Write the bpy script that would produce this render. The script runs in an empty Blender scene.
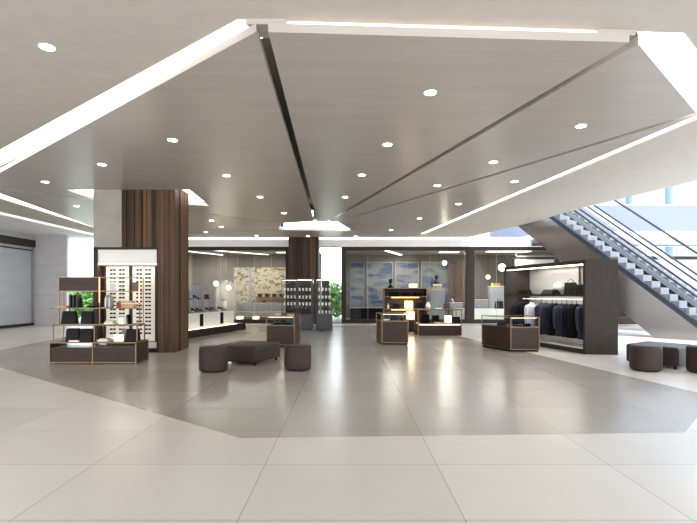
import bpy, bmesh, math, random
from mathutils import Vector, Matrix
random.seed(7)
sc = bpy.context.scene
sc.cycles.transparent_max_bounces = 32
COL = sc.collection
PI = math.pi
F0, CXP, HOR, EYE = 465.0, 348.5, 293.0, 1.5      # focal length in px, principal column, horizon row, eye height (m)

def fl(px, py):                                    # photograph pixel -> floor point
    Y = EYE*F0/(py-HOR); return ((px-CXP)*Y/F0, Y)
def xa(px, Y): return (px-CXP)*Y/F0                # x at depth
def za(py, Y): return EYE-(py-HOR)*Y/F0            # height at depth

# ---------------------------------------------------------------- materials
def lin(c):
    return tuple(((v/255)/12.92 if v/255 <= .04045 else ((v/255+.055)/1.055)**2.4) for v in c)+(1,)
MC = {}
def mat(name, rgb, rough=.5, metal=0, var=0, vscale=(4,4,4), bump=0, bscale=30, emit=0, ecol=None, spec=None, coat=0):
    if name in MC: return MC[name]
    m = bpy.data.materials.new(name); m.use_nodes = True
    nt = m.node_tree; b = nt.nodes['Principled BSDF']
    b.inputs['Base Color'].default_value = lin(rgb)
    b.inputs['Roughness'].default_value = rough; b.inputs['Metallic'].default_value = metal
    if spec is not None: b.inputs['Specular IOR Level'].default_value = spec
    if coat: b.inputs['Coat Weight'].default_value = coat; b.inputs['Coat Roughness'].default_value = .1
    tc = nt.nodes.new('ShaderNodeTexCoord')
    if var:
        mp = nt.nodes.new('ShaderNodeMapping'); mp.inputs['Scale'].default_value = vscale
        nz = nt.nodes.new('ShaderNodeTexNoise'); nz.inputs['Scale'].default_value = 1; nz.inputs['Detail'].default_value = 5
        cr = nt.nodes.new('ShaderNodeValToRGB')
        a = lin(tuple(max(0, v*(1-var)) for v in rgb)); c = lin(tuple(min(255, v*(1+var)) for v in rgb))
        cr.color_ramp.elements[0].position = .3; cr.color_ramp.elements[1].position = .7
        cr.color_ramp.elements[0].color = a; cr.color_ramp.elements[1].color = c
        nt.links.new(tc.outputs['Object'], mp.inputs[0]); nt.links.new(mp.outputs[0], nz.inputs['Vector'])
        nt.links.new(nz.outputs['Fac'], cr.inputs[0]); nt.links.new(cr.outputs[0], b.inputs['Base Color'])
    if bump:
        n2 = nt.nodes.new('ShaderNodeTexNoise'); n2.inputs['Scale'].default_value = bscale; n2.inputs['Detail'].default_value = 3
        bp = nt.nodes.new('ShaderNodeBump'); bp.inputs['Strength'].default_value = bump; bp.inputs['Distance'].default_value = .01
        nt.links.new(tc.outputs['Object'], n2.inputs['Vector']); nt.links.new(n2.outputs['Fac'], bp.inputs['Height'])
        nt.links.new(bp.outputs[0], b.inputs['Normal'])
    if emit:
        b.inputs['Emission Color'].default_value = lin(ecol or rgb); b.inputs['Emission Strength'].default_value = emit
    MC[name] = m; return m

def glass_mat(name, tint=(235,240,238), refl=.08, rough=.0):
    m = bpy.data.materials.new(name); m.use_nodes = True; nt = m.node_tree; nt.nodes.clear()
    o = nt.nodes.new('ShaderNodeOutputMaterial'); mx = nt.nodes.new('ShaderNodeMixShader')
    t = nt.nodes.new('ShaderNodeBsdfTransparent'); t.inputs[0].default_value = lin(tint)
    g = nt.nodes.new('ShaderNodeBsdfGlossy'); g.inputs['Roughness'].default_value = rough
    f = nt.nodes.new('ShaderNodeLayerWeight'); f.inputs['Blend'].default_value = refl*2.2
    ma = nt.nodes.new('ShaderNodeMath'); ma.operation = 'ADD'; ma.inputs[1].default_value = refl*.5; ma.use_clamp = True
    gm = nt.nodes.new('ShaderNodeNewGeometry'); inv = nt.nodes.new('ShaderNodeMath'); inv.operation = 'SUBTRACT'; inv.inputs[0].default_value = 1
    nt.links.new(gm.outputs['Backfacing'], inv.inputs[1]); mu = nt.nodes.new('ShaderNodeMath'); mu.operation = 'MULTIPLY'
    nt.links.new(f.outputs['Fresnel'], ma.inputs[0]); nt.links.new(ma.outputs[0], mu.inputs[0]); nt.links.new(inv.outputs[0], mu.inputs[1]); nt.links.new(mu.outputs[0], mx.inputs[0])
    nt.links.new(t.outputs[0], mx.inputs[1]); nt.links.new(g.outputs[0], mx.inputs[2]); nt.links.new(mx.outputs[0], o.inputs[0])
    MC[name] = m; return m

def tile_mat(name, rgb, rough, var=.05):
    m = bpy.data.materials.new(name); m.use_nodes = True; nt = m.node_tree; b = nt.nodes['Principled BSDF']
    L = nt.links.new
    tc = nt.nodes.new('ShaderNodeTexCoord')
    mp = nt.nodes.new('ShaderNodeMapping'); mp.vector_type = 'POINT'
    mp.inputs['Location'].default_value = (.73, 36.81, 0)
    br = nt.nodes.new('ShaderNodeTexBrick'); br.offset = 0; br.squash = 1
    br.inputs['Scale'].default_value = 1; br.inputs['Brick Width'].default_value = 1.5; br.inputs['Row Height'].default_value = .997
    br.inputs['Mortar Size'].default_value = .0035; br.inputs['Mortar Smooth'].default_value = .1; br.inputs['Bias'].default_value = 0
    def s(k): return lin(tuple(min(255, v*k) for v in rgb))
    br.inputs['Color1'].default_value = s(.975); br.inputs['Color2'].default_value = s(1.03); br.inputs['Mortar'].default_value = s(.66)
    nz = nt.nodes.new('ShaderNodeTexNoise'); nz.inputs['Scale'].default_value = 1.6; nz.inputs['Detail'].default_value = 6; nz.inputs['Roughness'].default_value = .6
    mr = nt.nodes.new('ShaderNodeMapRange'); mr.inputs['From Min'].default_value = .15; mr.inputs['From Max'].default_value = .85
    mr.inputs['To Min'].default_value = 1-var; mr.inputs['To Max'].default_value = 1+var
    mm = nt.nodes.new('ShaderNodeMixRGB'); mm.blend_type = 'MULTIPLY'; mm.inputs[0].default_value = 1
    L(tc.outputs['Object'], mp.inputs[0]); L(mp.outputs[0], br.inputs['Vector']); L(tc.outputs['Object'], nz.inputs['Vector'])
    L(nz.outputs['Fac'], mr.inputs['Value']); L(br.outputs['Color'], mm.inputs[1]); L(mr.outputs[0], mm.inputs[2])
    L(mm.outputs[0], b.inputs['Base Color'])
    m2 = nt.nodes.new('ShaderNodeMapRange'); m2.inputs['From Min'].default_value = .1; m2.inputs['From Max'].default_value = .9
    m2.inputs['To Min'].default_value = rough-.02; m2.inputs['To Max'].default_value = rough+.08
    b.inputs['Roughness'].default_value = rough
    bp = nt.nodes.new('ShaderNodeBump'); bp.inputs['Strength'].default_value = .3; bp.inputs['Distance'].default_value = .002; bp.invert = True
    L(br.outputs['Fac'], bp.inputs['Height']); L(bp.outputs[0], b.inputs['Normal'])
    MC[name] = m; return m

def slat_mat(name, dark, light, width=.11):
    """vertical planks: a colour per plank position (object x+y), grain along z"""
    m = bpy.data.materials.new(name); m.use_nodes = True; nt = m.node_tree; b = nt.nodes['Principled BSDF']; L = nt.links.new
    geo = nt.nodes.new('ShaderNodeTexCoord'); sp = nt.nodes.new('ShaderNodeSeparateXYZ'); L(geo.outputs['Object'], sp.inputs[0])
    ad = nt.nodes.new('ShaderNodeMath'); ad.operation = 'ADD'; L(sp.outputs[0], ad.inputs[0]); L(sp.outputs[1], ad.inputs[1])
    dv = nt.nodes.new('ShaderNodeMath'); dv.operation = 'DIVIDE'; dv.inputs[1].default_value = width; L(ad.outputs[0], dv.inputs[0])
    flo = nt.nodes.new('ShaderNodeMath'); flo.operation = 'FLOOR'; L(dv.outputs[0], flo.inputs[0])
    wn = nt.nodes.new('ShaderNodeTexWhiteNoise'); wn.noise_dimensions = '1D'; L(flo.outputs[0], wn.inputs['W'])
    mp = nt.nodes.new('ShaderNodeMapping'); mp.inputs['Scale'].default_value = (25, 25, 1.2); L(geo.outputs['Object'], mp.inputs[0])
    nz = nt.nodes.new('ShaderNodeTexNoise'); nz.inputs['Scale'].default_value = 1; nz.inputs['Detail'].default_value = 5; L(mp.outputs[0], nz.inputs['Vector'])
    a2 = nt.nodes.new('ShaderNodeMath'); a2.operation = 'MULTIPLY_ADD'; a2.inputs[1].default_value = .5; L(nz.outputs['Fac'], a2.inputs[0]); 
    m3 = nt.nodes.new('ShaderNodeMath'); m3.operation = 'MULTIPLY'; m3.inputs[1].default_value = .6; L(wn.outputs['Value'], m3.inputs[0]); L(m3.outputs[0], a2.inputs[2])
    cr = nt.nodes.new('ShaderNodeValToRGB'); cr.color_ramp.elements[0].position = .15; cr.color_ramp.elements[1].position = .9
    cr.color_ramp.elements[0].color = lin(dark); cr.color_ramp.elements[1].color = lin(light)
    L(a2.outputs[0], cr.inputs[0]); L(cr.outputs[0], b.inputs['Base Color']); b.inputs['Roughness'].default_value = .6; b.inputs['Specular IOR Level'].default_value = .25
    MC[name] = m; return m

def cloud_mat(name, cols, scale=(1,1,1), seed=0, rough=.6):
    m = bpy.data.materials.new(name); m.use_nodes = True; nt = m.node_tree; b = nt.nodes['Principled BSDF']; L = nt.links.new
    tc = nt.nodes.new('ShaderNodeTexCoord'); mp = nt.nodes.new('ShaderNodeMapping'); mp.inputs['Scale'].default_value = scale
    mp.inputs['Location'].default_value = (seed, seed*2, seed*3)
    nz = nt.nodes.new('ShaderNodeTexNoise'); nz.inputs['Scale'].default_value = 1; nz.inputs['Detail'].default_value = 8; nz.inputs['Distortion'].default_value = .6
    cr = nt.nodes.new('ShaderNodeValToRGB')
    els = cr.color_ramp.elements
    for i, (p, c) in enumerate(cols):
        e = els[i] if i < 2 else els.new(p)
        e.position = p; e.color = lin(c)
    L(tc.outputs['Object'], mp.inputs[0]); L(mp.outputs[0], nz.inputs['Vector']); L(nz.outputs['Fac'], cr.inputs[0]); L(cr.outputs[0], b.inputs['Base Color'])
    b.inputs['Roughness'].default_value = rough
    MC[name] = m; return m

M_floor = tile_mat('light_stone_tile', (191,185,176), .3)
M_floor2 = tile_mat('taupe_stone_tile', (150,144,135), .23, .06)
M_ceil = mat('beige_plaster', (200,193,184), .8, var=.02)
M_white = mat('white_plaster', (236,236,238), .7, var=.01)
M_panel = mat('burnished_plaster', (184,176,168), .3, var=.025, vscale=(.5,5,1), bump=.12, bscale=8)
M_edge = mat('panel_edge_plaster', (176,168,160), .5, var=.03)
M_dark = mat('dark_void_paint', (40,38,36), .8)
M_conc = mat('pale_concrete', (152,146,136), .6, var=.05, vscale=(2,2,2), bump=.05)
M_lwall = mat('light_stone_wall', (196,194,194), .55, var=.03, vscale=(1,1,4))
M_slat = slat_mat('reclaimed_wood_planks', (30,20,15), (108,80,59))
M_slat2 = slat_mat('dark_wood_planks', (30,21,17), (88,65,50), .14)
M_wood = mat('smoked_oak', (50,35,26), .45, spec=.25, var=.16, vscale=(3,3,22), bump=.03)
M_wood2 = mat('dark_smoked_oak', (43,33,27), .5, spec=.25, var=.14, vscale=(18,3,3))
M_frame = mat('bronze_frame', (46,36,30), .5, metal=.1, spec=.25)
M_brass = mat('aged_brass', (122,94,68), .35, metal=.75)
M_chrome = mat('brushed_steel', (170,170,172), .28, metal=1)
M_clad = mat('brushed_cladding_steel', (150,144,140), .2, metal=1, var=.03, vscale=(1,1,1))
M_black = mat('black_leather', (11,11,12), .55, bump=.1, spec=.2)
M_rub = mat('black_rubber', (24,26,30), .45)
M_string = mat('dark_anodised_metal', (44,48,56), .4, metal=.4)
M_leather = mat('brown_ottoman_leather', (49,37,32), .55, spec=.25, var=.05, vscale=(3,3,3), bump=.15, bscale=60)
M_tan = mat('tan_leather', (176,146,104), .5, var=.08)
M_red = mat('red_floral_cloth', (128,40,44), .7, var=.5, vscale=(60,60,60))
M_grey = mat('grey_linen', (128,126,126), .8, var=.06)
M_step = mat('ribbed_step_metal', (104,104,110), .55, var=.08, vscale=(40,40,2))
M_glass = glass_mat('shop_glass', tint=(246,248,246), refl=.022)
M_glassc = glass_mat('case_glass', (252,253,253), .012)
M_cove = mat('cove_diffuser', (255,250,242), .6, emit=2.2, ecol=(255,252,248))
M_led = mat('led_strip', (255,240,214), .6, emit=3, ecol=(255,238,208))
M_ledw = mat('warm_led_tube', (255,205,140), .6, emit=5, ecol=(255,190,110))
M_lamp = mat('downlight_lens', (255,250,240), .6, emit=12, ecol=(255,248,236))
M_shade = mat('glowing_paper_shade', (255,236,205), .6, emit=.6, ecol=(255,222,176))
M_lightbox = mat('backlit_acrylic', (200,192,178), .5, emit=.12, ecol=(255,244,226))
M_ped = mat('white_lacquer', (226,222,214), .35)
M_gpanel = mat('grey_blue_panel', (146,148,154), .6)
M_navy = mat('navy_wool', (28,30,42), .9, spec=.15, var=.1, vscale=(30,30,30), bump=.1)
M_slate = mat('slate_blue_wool', (50,52,68), .9, spec=.15, var=.1, vscale=(30,30,30), bump=.1)
M_blk = mat('black_wool', (13,13,17), .9, spec=.15, var=.1, vscale=(30,30,30))
M_shirt = mat('white_shirt_cotton', (184,190,200), .8, var=.05, vscale=(30,30,6))
M_paper = mat('white_paper', (236,230,220), .7)
M_china = mat('white_porcelain', (238,234,228), .3)
M_leaf = mat('hedge_leaves', (86,124,54), .6, var=.35, vscale=(9,9,9))
M_bark = mat('bark', (84,66,50), .8, var=.2)
M_grass = mat('lawn', (128,140,104), .9, var=.15)

# ---------------------------------------------------------------- mesh helpers
class MB:
    def __init__(s): s.bm = bmesh.new()
    def box(s, x0, x1, y0, y1, z0, z1, bev=0):
        r = bmesh.ops.create_cube(s.bm, size=1)
        for v in r['verts']:
            v.co = Vector(((x0+x1)/2+v.co.x*(x1-x0), (y0+y1)/2+v.co.y*(y1-y0), (z0+z1)/2+v.co.z*(z1-z0)))
        if bev:
            es = list({e for v in r['verts'] for e in v.link_edges})
            bmesh.ops.bevel(s.bm, geom=es, offset=bev, segments=2, affect='EDGES', profile=.6)
        return s
    def prism(s, poly, z0, z1, bev=0, top=None):
        top = top or poly
        a = [s.bm.verts.new((p[0], p[1], z0)) for p in poly]; b = [s.bm.verts.new((p[0], p[1], z1)) for p in top]
        n = len(poly)
        fs = [s.bm.faces.new(a[::-1]), s.bm.faces.new(b)]
        for i in range(n): fs.append(s.bm.faces.new((a[i], a[(i+1) % n], b[(i+1) % n], b[i])))
        bmesh.ops.recalc_face_normals(s.bm, faces=fs)
        if bev:
            es = list({e for v in a+b for e in v.link_edges})
            bmesh.ops.bevel(s.bm, geom=es, offset=bev, segments=3, affect='EDGES', profile=.6)
        return s
    def bar(s, p, q, w=.01, h=None):
        p, q = Vector(p), Vector(q); d = q-p; L = d.length; h = h or w
        r = bmesh.ops.create_cube(s.bm, size=1)
        up = Vector((0,0,1)) if abs(d.normalized().z) < .95 else Vector((0,1,0))
        xx = d.normalized(); yy = up.cross(xx).normalized(); zz = xx.cross(yy)
        for v in r['verts']: v.co = (p+q)/2+xx*v.co.x*L+yy*v.co.y*w+zz*v.co.z*h
        return s
    def tube(s, pts, r, seg=8, cap=True):
        pts = [Vector(p) for p in pts]; rs = r if isinstance(r, (list, tuple)) else [r]*len(pts); rings = []
        for i, p in enumerate(pts):
            d = (pts[min(i+1, len(pts)-1)]-pts[max(i-1, 0)]).normalized()
            up = Vector((0,0,1)) if abs(d.z) < .9 else Vector((0,1,0))
            a = up.cross(d).normalized(); b = d.cross(a)
            rings.append([s.bm.verts.new(p+(a*math.cos(2*PI*k/seg)+b*math.sin(2*PI*k/seg))*rs[i]) for k in range(seg)])
        fs = []
        for i in range(len(rings)-1):
            for k in range(seg): fs.append(s.bm.faces.new((rings[i][k], rings[i][(k+1) % seg], rings[i+1][(k+1) % seg], rings[i+1][k])))
        if cap: fs += [s.bm.faces.new(rings[0][::-1]), s.bm.faces.new(rings[-1])]
        bmesh.ops.recalc_face_normals(s.bm, faces=fs); return s
    def loft(s, rings):
        """rings: lists of points, all the same count"""
        vs = [[s.bm.verts.new(p) for p in r] for r in rings]; n = len(vs[0]); fs = []
        for i in range(len(vs)-1):
            for k in range(n): fs.append(s.bm.faces.new((vs[i][k], vs[i][(k+1) % n], vs[i+1][(k+1) % n], vs[i+1][k])))
        fs += [s.bm.faces.new(vs[0][::-1]), s.bm.faces.new(vs[-1])]
        bmesh.ops.recalc_face_normals(s.bm, faces=fs); return s
    def lathe(s, prof, c=(0,0,0), seg=20, sx=1, sy=1):
        return s.loft([[(c[0]+r*sx*math.cos(2*PI*k/seg), c[1]+r*sy*math.sin(2*PI*k/seg), c[2]+z) for k in range(seg)] for r, z in prof])
    def build(s, name, m, parent=None, smooth=False, loc=None):
        me = bpy.data.meshes.new(name); s.bm.to_mesh(me); s.bm.free(); me.materials.append(m)
        if smooth:
            for p in me.polygons: p.use_smooth = True
        o = bpy.data.objects.new(name, me); COL.objects.link(o)
        if parent: o.parent = parent
        if loc: o.location = loc
        return o
def tag(o, label=None, cat=None, group=None, kind=None):
    if label: o['label'] = label
    if cat: o['category'] = cat
    if group: o['group'] = group
    if kind: o['kind'] = kind
    return o
def thing(name, label, cat, loc=(0,0,0), rot=0, group=None):
    o = bpy.data.objects.new(name, None); COL.objects.link(o); o.empty_display_size = .1
    o.location = loc; o.rotation_euler = (0,0,rot); return tag(o, label, cat, group)
def struct(name, mb, m, label=None):
    return tag(mb.build(name, m), label, None, None, 'structure')
def dup(root, loc, rot=None, label=None, group=None):
    r = root.copy(); COL.objects.link(r); r.location = loc
    if rot is not None: r.rotation_euler = (0,0,rot)
    if label: r['label'] = label
    if group: r['group'] = group
    for ch in list(root.children):
        c = ch.copy(); COL.objects.link(c); c.parent = r
        for g in list(ch.children):
            d = g.copy(); COL.objects.link(d); d.parent = c
    return r
ORD = ['topmost','second','third','fourth','fifth','sixth','seventh','eighth','ninth','tenth','eleventh','twelfth','thirteenth','fourteenth','fifteenth','sixteenth','seventeenth','eighteenth']
ORD1 = ['first']+ORD[1:]
def area_light(name, loc, rot, sx, sy, energy, color=(1,1,1)):
    l = bpy.data.lights.new(name, 'AREA'); l.shape = 'RECTANGLE'; l.size = sx; l.size_y = sy; l.energy = energy; l.color = color
    o = bpy.data.objects.new(name, l); COL.objects.link(o); o.location = loc; o.rotation_euler = rot; return o

# ================================================================ THE SETTING
P = dict(A=(-.86,4.63), B=(2.97,4.84), C=(5.05,6.72), G=(2.98,21.55), E=(-10.5,21.55), D=(-8.93,11.2))
H = (-1.24, 18.55)
INL = [(-1.12,4.81),(3.62,5.0),(5.3,6.75),(3.0,21.5),(-10.4,21.5),(-9.0,10.9)]
# outer ceiling with the polygon opening
O = [(-1.12,4.68),(3.55,4.92),(5.6,6.72),(3.55,21.75),(-10.9,21.75),(-9.95,11.42)]
outer = [(-11.8,-4),(9.6,-4),(9.6,8.0),(8.55,11.3),(7.55,15.1),(7.1,18.3),(5.9,23.0),(-11.8,23.0)]
poly = outer+[outer[0], O[0]]+O[::-1]      # keyhole: outer loop then opening reversed
def keyhole_prism(outer, hole, z0, z1):
    """polygon with one hole, as a closed solid"""
    bm = bmesh.new()
    def loop(pts, z): return [bm.verts.new((x, y, z)) for x, y in pts]
    res = []
    for z in (z0, z1):
        a, b = loop(outer, z), loop(hole, z)
        es = [bm.edges.new((l[i], l[(i+1) % len(l)])) for l in (a, b) for i in range(len(l))]
        bmesh.ops.triangle_fill(bm, use_beauty=True, use_dissolve=False, edges=es)
        res.append((a, b))
    for k in (0, 1):
        lo, hi = res[0][k], res[1][k]; n = len(lo)
        for i in range(n): bm.faces.new((lo[i], lo[(i+1) % n], hi[(i+1) % n], hi[i]))
    bmesh.ops.recalc_face_normals(bm, faces=bm.faces)
    mb = MB(); mb.bm.free(); mb.bm = bm; return mb
struct('floor', keyhole_prism([(-40,-8),(40,-8),(40,60),(-40,60)], INL, -.2, 0), M_floor)
struct('floor_inlay', MB().prism(INL, -.2, 0), M_floor2)
struct('ceiling', keyhole_prism(outer, O, 4.25, 4.45), M_ceil)
struct('ceiling', MB().box(-14.9, -11.98, -4, 23.0, 4.2, 4.45), M_white)
# the floor slab of the storey above closes the recess
struct('ceiling', MB().prism([(-14.9,-4),(9.6,-4),(9.6,8.0),(8.55,11.3),(7.55,15.1),(7.1,18.3),(5.9,23.0),(-14.9,23.0)], 4.75, 4.95), mat('recess_grey_paint',(110,104,98),.8))
struct('trim_3', MB().prism([(9.6,-4),(9.6,8.0),(8.55,11.3),(7.55,15.1),(7.1,18.3),(5.9,23.0),(5.86,23.0),(7.05,18.3),(7.5,15.1),(8.5,11.3),(9.55,8),(9.55,-4)], 4.45, 5.6), M_white)

# blocks bridging the outer ceiling and the wedges at the two front corners
struct('trim_7', MB().prism([(-1.03,4.66),(-.62,4.66),(-.62,4.95),(-.95,4.9)], 4.195, 4.28), M_edge)
struct('trim_8', MB().prism([(2.6,4.84),(3.0,4.86),(3.05,5.05),(2.6,5.05)], 4.195, 4.28), M_edge)
# six wedge panels round the hub, separated by dark joints
def ins(p, q, d):      # shift line p-q sideways by d
    v = Vector((q[0]-p[0], q[1]-p[1])).normalized(); n = Vector((-v.y, v.x))
    return n*d
keys = ['A','B','C','G','E','D']; RH = 1.72
hub = []
for i, k in enumerate(keys):
    a, b = P[k], P[keys[(i+1) % 6]]
    g = .06
    na = ins(H, a, g); nb = ins(H, b, -g)
    da = (Vector(a)-Vector(H)).normalized(); db = (Vector(b)-Vector(H)).normalized()
    p0 = Vector(H)+da*RH+na; p1 = Vector(a)+na; p2 = Vector(b)+nb; p3 = Vector(H)+db*RH+nb
    pts = [tuple(p) for p in (p0, p1, p2, p3)]
    if k == 'D':
        hole = [(-7.1,11.70),(-4.0,11.70),(-4.15,13.9),(-7.1,12.78)]
        mb = keyhole_prism(pts, hole, 4.10, 4.19)
    else: mb = MB().prism(pts, 4.10, 4.19)
    struct('ceiling', mb, M_panel)
    hub.append(tuple(Vector(H)+da*RH))
# lit recess diffusers
def strip(a, b, wo, wi, z=4.28, inset=(0,0)):
    a, b = Vector(a), Vector(b); v = (b-a).normalized(); n = Vector((-v.y, v.x)); a = a+v*inset[0]; b = b-v*inset[1]
    return MB().prism([tuple(a-n*wo), tuple(b-n*wo), tuple(b+n*wi), tuple(a+n*wi)], z, z+.02)
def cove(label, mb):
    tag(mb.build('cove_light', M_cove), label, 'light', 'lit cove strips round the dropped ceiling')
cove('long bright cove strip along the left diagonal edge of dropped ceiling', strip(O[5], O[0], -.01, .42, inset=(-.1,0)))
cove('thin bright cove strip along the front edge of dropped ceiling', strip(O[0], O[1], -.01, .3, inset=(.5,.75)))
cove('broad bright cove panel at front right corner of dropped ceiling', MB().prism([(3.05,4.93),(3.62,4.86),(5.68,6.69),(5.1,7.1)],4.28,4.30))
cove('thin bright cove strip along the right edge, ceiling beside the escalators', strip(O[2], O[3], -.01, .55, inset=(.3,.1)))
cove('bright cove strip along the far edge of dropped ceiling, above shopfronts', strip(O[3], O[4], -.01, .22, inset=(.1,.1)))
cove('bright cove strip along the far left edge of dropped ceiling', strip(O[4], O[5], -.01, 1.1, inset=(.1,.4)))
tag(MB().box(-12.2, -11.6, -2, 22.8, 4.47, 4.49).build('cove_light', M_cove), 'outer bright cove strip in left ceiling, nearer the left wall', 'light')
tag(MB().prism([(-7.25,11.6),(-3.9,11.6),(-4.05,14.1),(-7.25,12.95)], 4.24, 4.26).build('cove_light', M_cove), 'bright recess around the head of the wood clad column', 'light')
# hexagonal light well at the hub
hexin = [Vector(H)+(Vector(p)-Vector(H)).normalized()*RH for p in hub]
t = thing('light_ring', 'hexagonal glowing light well where the ceiling joints meet', 'light', (H[0], H[1], 4.1))
for i in range(6):
    a = hexin[i]-Vector(H); b = hexin[(i+1) % 6]-Vector(H)
    v = (b-a); a2 = a+v*.07; b2 = b-v*.07
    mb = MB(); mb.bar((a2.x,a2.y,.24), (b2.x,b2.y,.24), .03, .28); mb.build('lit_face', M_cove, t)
    mb = MB(); q = a*.99; mb.prism([(q.x-.07,q.y-.07),(q.x+.07,q.y-.07),(q.x+.07,q.y+.07),(q.x-.07,q.y+.07)], .095, .38); mb.build('corner_block', M_edge, t)
MB().prism([(v.x-H[0], v.y-H[1]) for v in hexin], .40, .42).build('lid', M_white, t)

# header above shopfronts
YS = 22.9
struct('trim_1', MB().box(-8.8, 9.0, YS-.02, YS+.3, 3.78, 4.25), M_white)
tag(MB().box(-9.0, 8.8, YS-.04, YS-.021, 4.15, 4.21).build('cove_light', M_cove), 'thin glowing strip imitating the cove-lit top of the shopfront header', 'light', 'lit cove strips round the dropped ceiling')  # no lamp here: added glow stands in for cove light on the header face
struct('wall_left', MB().box(-14.95, -14.75, 4, 24, 0, 4.2), M_lwall)
struct('wall_back', MB().box(-14.75, xa(66.5,21.8), 21.8, 22.0, 0, 4.2), M_lwall)
struct('trim_4', MB().box(-14.75, xa(66.5,21.8), 21.78, 21.8, 2.78, 2.79).box(-14.75, xa(66.5,21.8), 21.78, 21.8, 1.38, 1.39), M_gpanel)
#struct('trim_5', MB().box(-13.2, -9.0, 22.75, 22.95, 3.95, 4.2), M_white)
# left shop opening set in the left wall
w = thing('shopfront_window', 'pale glazed shopfront in the left wall with dark wooden header', 'window', (-14.72, 17.95, 0))
MB().box(0,.12,-3.75,3.75,3.62,3.95).build('header', M_wood, w)
MB().box(0,.05,-3.75,3.75,3.45,3.5).build('rail', M_frame, w)
MB().box(0,.05,-3.75,3.75,0,.12).build('sill', M_frame, w)
for y in (-3.75, -1.25, 1.2, 3.65): MB().box(0,.07,y,y+.06,.12,3.62).build('mullion', M_gpanel, w)
MB().box(.02,.03,-3.75,3.75,.12,3.62).build('pane', glass_mat('pale_glass', (250,251,253), .04), w)
for y, dz in ((1.9,0),(2.6,0)):
    pass

# windows to the outside (real panes, the bright sky stands behind)
def window(name, x0, x1, y, z0, z1, fr=.05, m=M_frame):
    f = MB(); f.box(x0,x0+fr,y,y+.08,z0,z1); f.box(x1-fr,x1,y,y+.08,z0,z1); f.box(x0,x1,y,y+.08,z1-fr,z1); f.box(x0,x1,y,y+.08,z0,z0+fr)
    o = struct(name, f, m); g = MB().box(x0+fr,x1-fr,y+.035,y+.045,z0+fr,z1-fr).build('pane', M_glass, o); return o
window('window_1', xa(66.5,21.8), -9.3, 21.8, 0, 4.24, .04, M_white)
window('window_2', xa(318.5,YS), xa(342,YS), YS+.15, 0, 3.78, .03, M_frame)

# outdoors: lawn, hedges, trees
struct('ground', MB().box(-60, 60, 60, 140, -.25, -.05), M_grass)
def foliage(name, label, cat, x, y, w, d, h, z0=0, n=260, trunk=True, group=None, s=.16):
    t = thing(name, label, cat, (x,y,0), 0, group)
    bm = bmesh.new()
    for i in range(n):
        u = random.random()*2*PI; v = math.acos(2*random.random()-1); r = random.random()**.4
        p = Vector((math.sin(v)*math.cos(u)*w/2*r, math.sin(v)*math.sin(u)*d/2*r, z0+h/2+math.cos(v)*h/2*r))
        a = Vector((random.uniform(-1,1),random.uniform(-1,1),random.uniform(-1,1))).normalized(); b = a.orthogonal().normalized()
        k = s*random.uniform(.6,1.3)
        vs = [bm.verts.new(p+a*k), bm.verts.new(p+b*k*.5), bm.verts.new(p-a*k), bm.verts.new(p-b*k*.5)]
        bm.faces.new(vs)
    mb = MB(); mb.bm.free(); mb.bm = bm; mb.build('foliage', M_leaf, t)
    if trunk: MB().tube([(0,0,0),(0.05,0,z0*.6),(0,0,z0+h*.5)], [.1,.07,.03]).build('trunk', M_bark, t)
foliage('garden_shrub', 'leafy green shrub seen through the bright gap right of the plank column', 'shrub', xa(336,29), 29, 1.7, 1.5, 2.2, 0, 900, True)
foliage('garden_shrub', 'low green shrub at the left side of the bright gap beside the plank column', 'shrub', xa(320,31), 31, 1.5, 1.4, 1.5, 0, 600, True)
foliage('garden_tree', 'tree canopy in the tall bright window behind the eyewear column', 'tree', -12.0, 26.5, 2.8, 2.4, 2.6, 1.2, 650, True)
foliage('garden_shrub', 'green shrub outside, seen between the shelves of the left display unit', 'shrub', xa(83,28), 28, 3.4, 1.4, 1.9, 0, 1500, True)

# ---------------------------------------------------------------- the shops behind glass
SB = 27.4   # back wall of the shops
struct('wall_back', MB().box(-9.4, -1.6, SB, SB+.2, 0, 3.75), mat('dark_taupe_wall', (108,101,96), .7, var=.03))
struct('wall_back', MB().box(-.3, 14, SB, SB+.2, 0, 3.75), mat('taupe_wall', (98,92,87), .7, var=.03))
struct('wall_left', MB().box(-9.4, -9.2, YS+.3, SB, 0, 3.75), M_conc)
struct('wall_right', MB().box(-1.9, -1.75, YS+.3, SB, 0, 3.75), M_conc)
struct('wall_left', MB().box(-.3, -.15, YS+.4, SB, 0, 3.75), M_conc)
struct('ceiling', MB().box(-9.4, -1.6, YS+.3, SB, 3.75, 3.8), mat('shop_ceiling', (150,143,135), .6))
struct('ceiling', MB().box(-.3, 14, YS+.3, SB, 3.75, 3.8), MC['shop_ceiling'])

def shopfront(label, x0, x1, joints, base=.2):
    w = x1-x0; t = thing('shopfront_window', label, 'window', ((x0+x1)/2, YS, 0))
    MB().box(-w/2,w/2,0,.18,3.6,3.78).build('header', M_frame, t)
    MB().box(-w/2,w/2,0,.18,0,base).build('sill', M_wood2, t)
    for s in (-1,1): MB().box(min(s*w/2,s*(w/2-.22)),max(s*w/2,s*(w/2-.22)),0,.18,base,3.6).build('jamb', M_wood2, t)
    xs = [-w/2+.22]+[j-(x0+x1)/2 for j in joints]+[w/2-.22]
    for a, b in zip(xs, xs[1:]): MB().box(a+.006,b-.006,.08,.092,base,3.6).build('pane', M_glass, t)
    f = MB()
    for j in joints: f.box(j-(x0+x1)/2-.006, j-(x0+x1)/2+.006, .078,.094,base,3.6)
    if joints: f.build('glass_joint', M_gpanel, t)
shopfront('left glazed shopfront with beige wall and shoes inside', -9.2, xa(290,YS), [xa(p,YS) for p in (220,237,254,271)])
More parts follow.
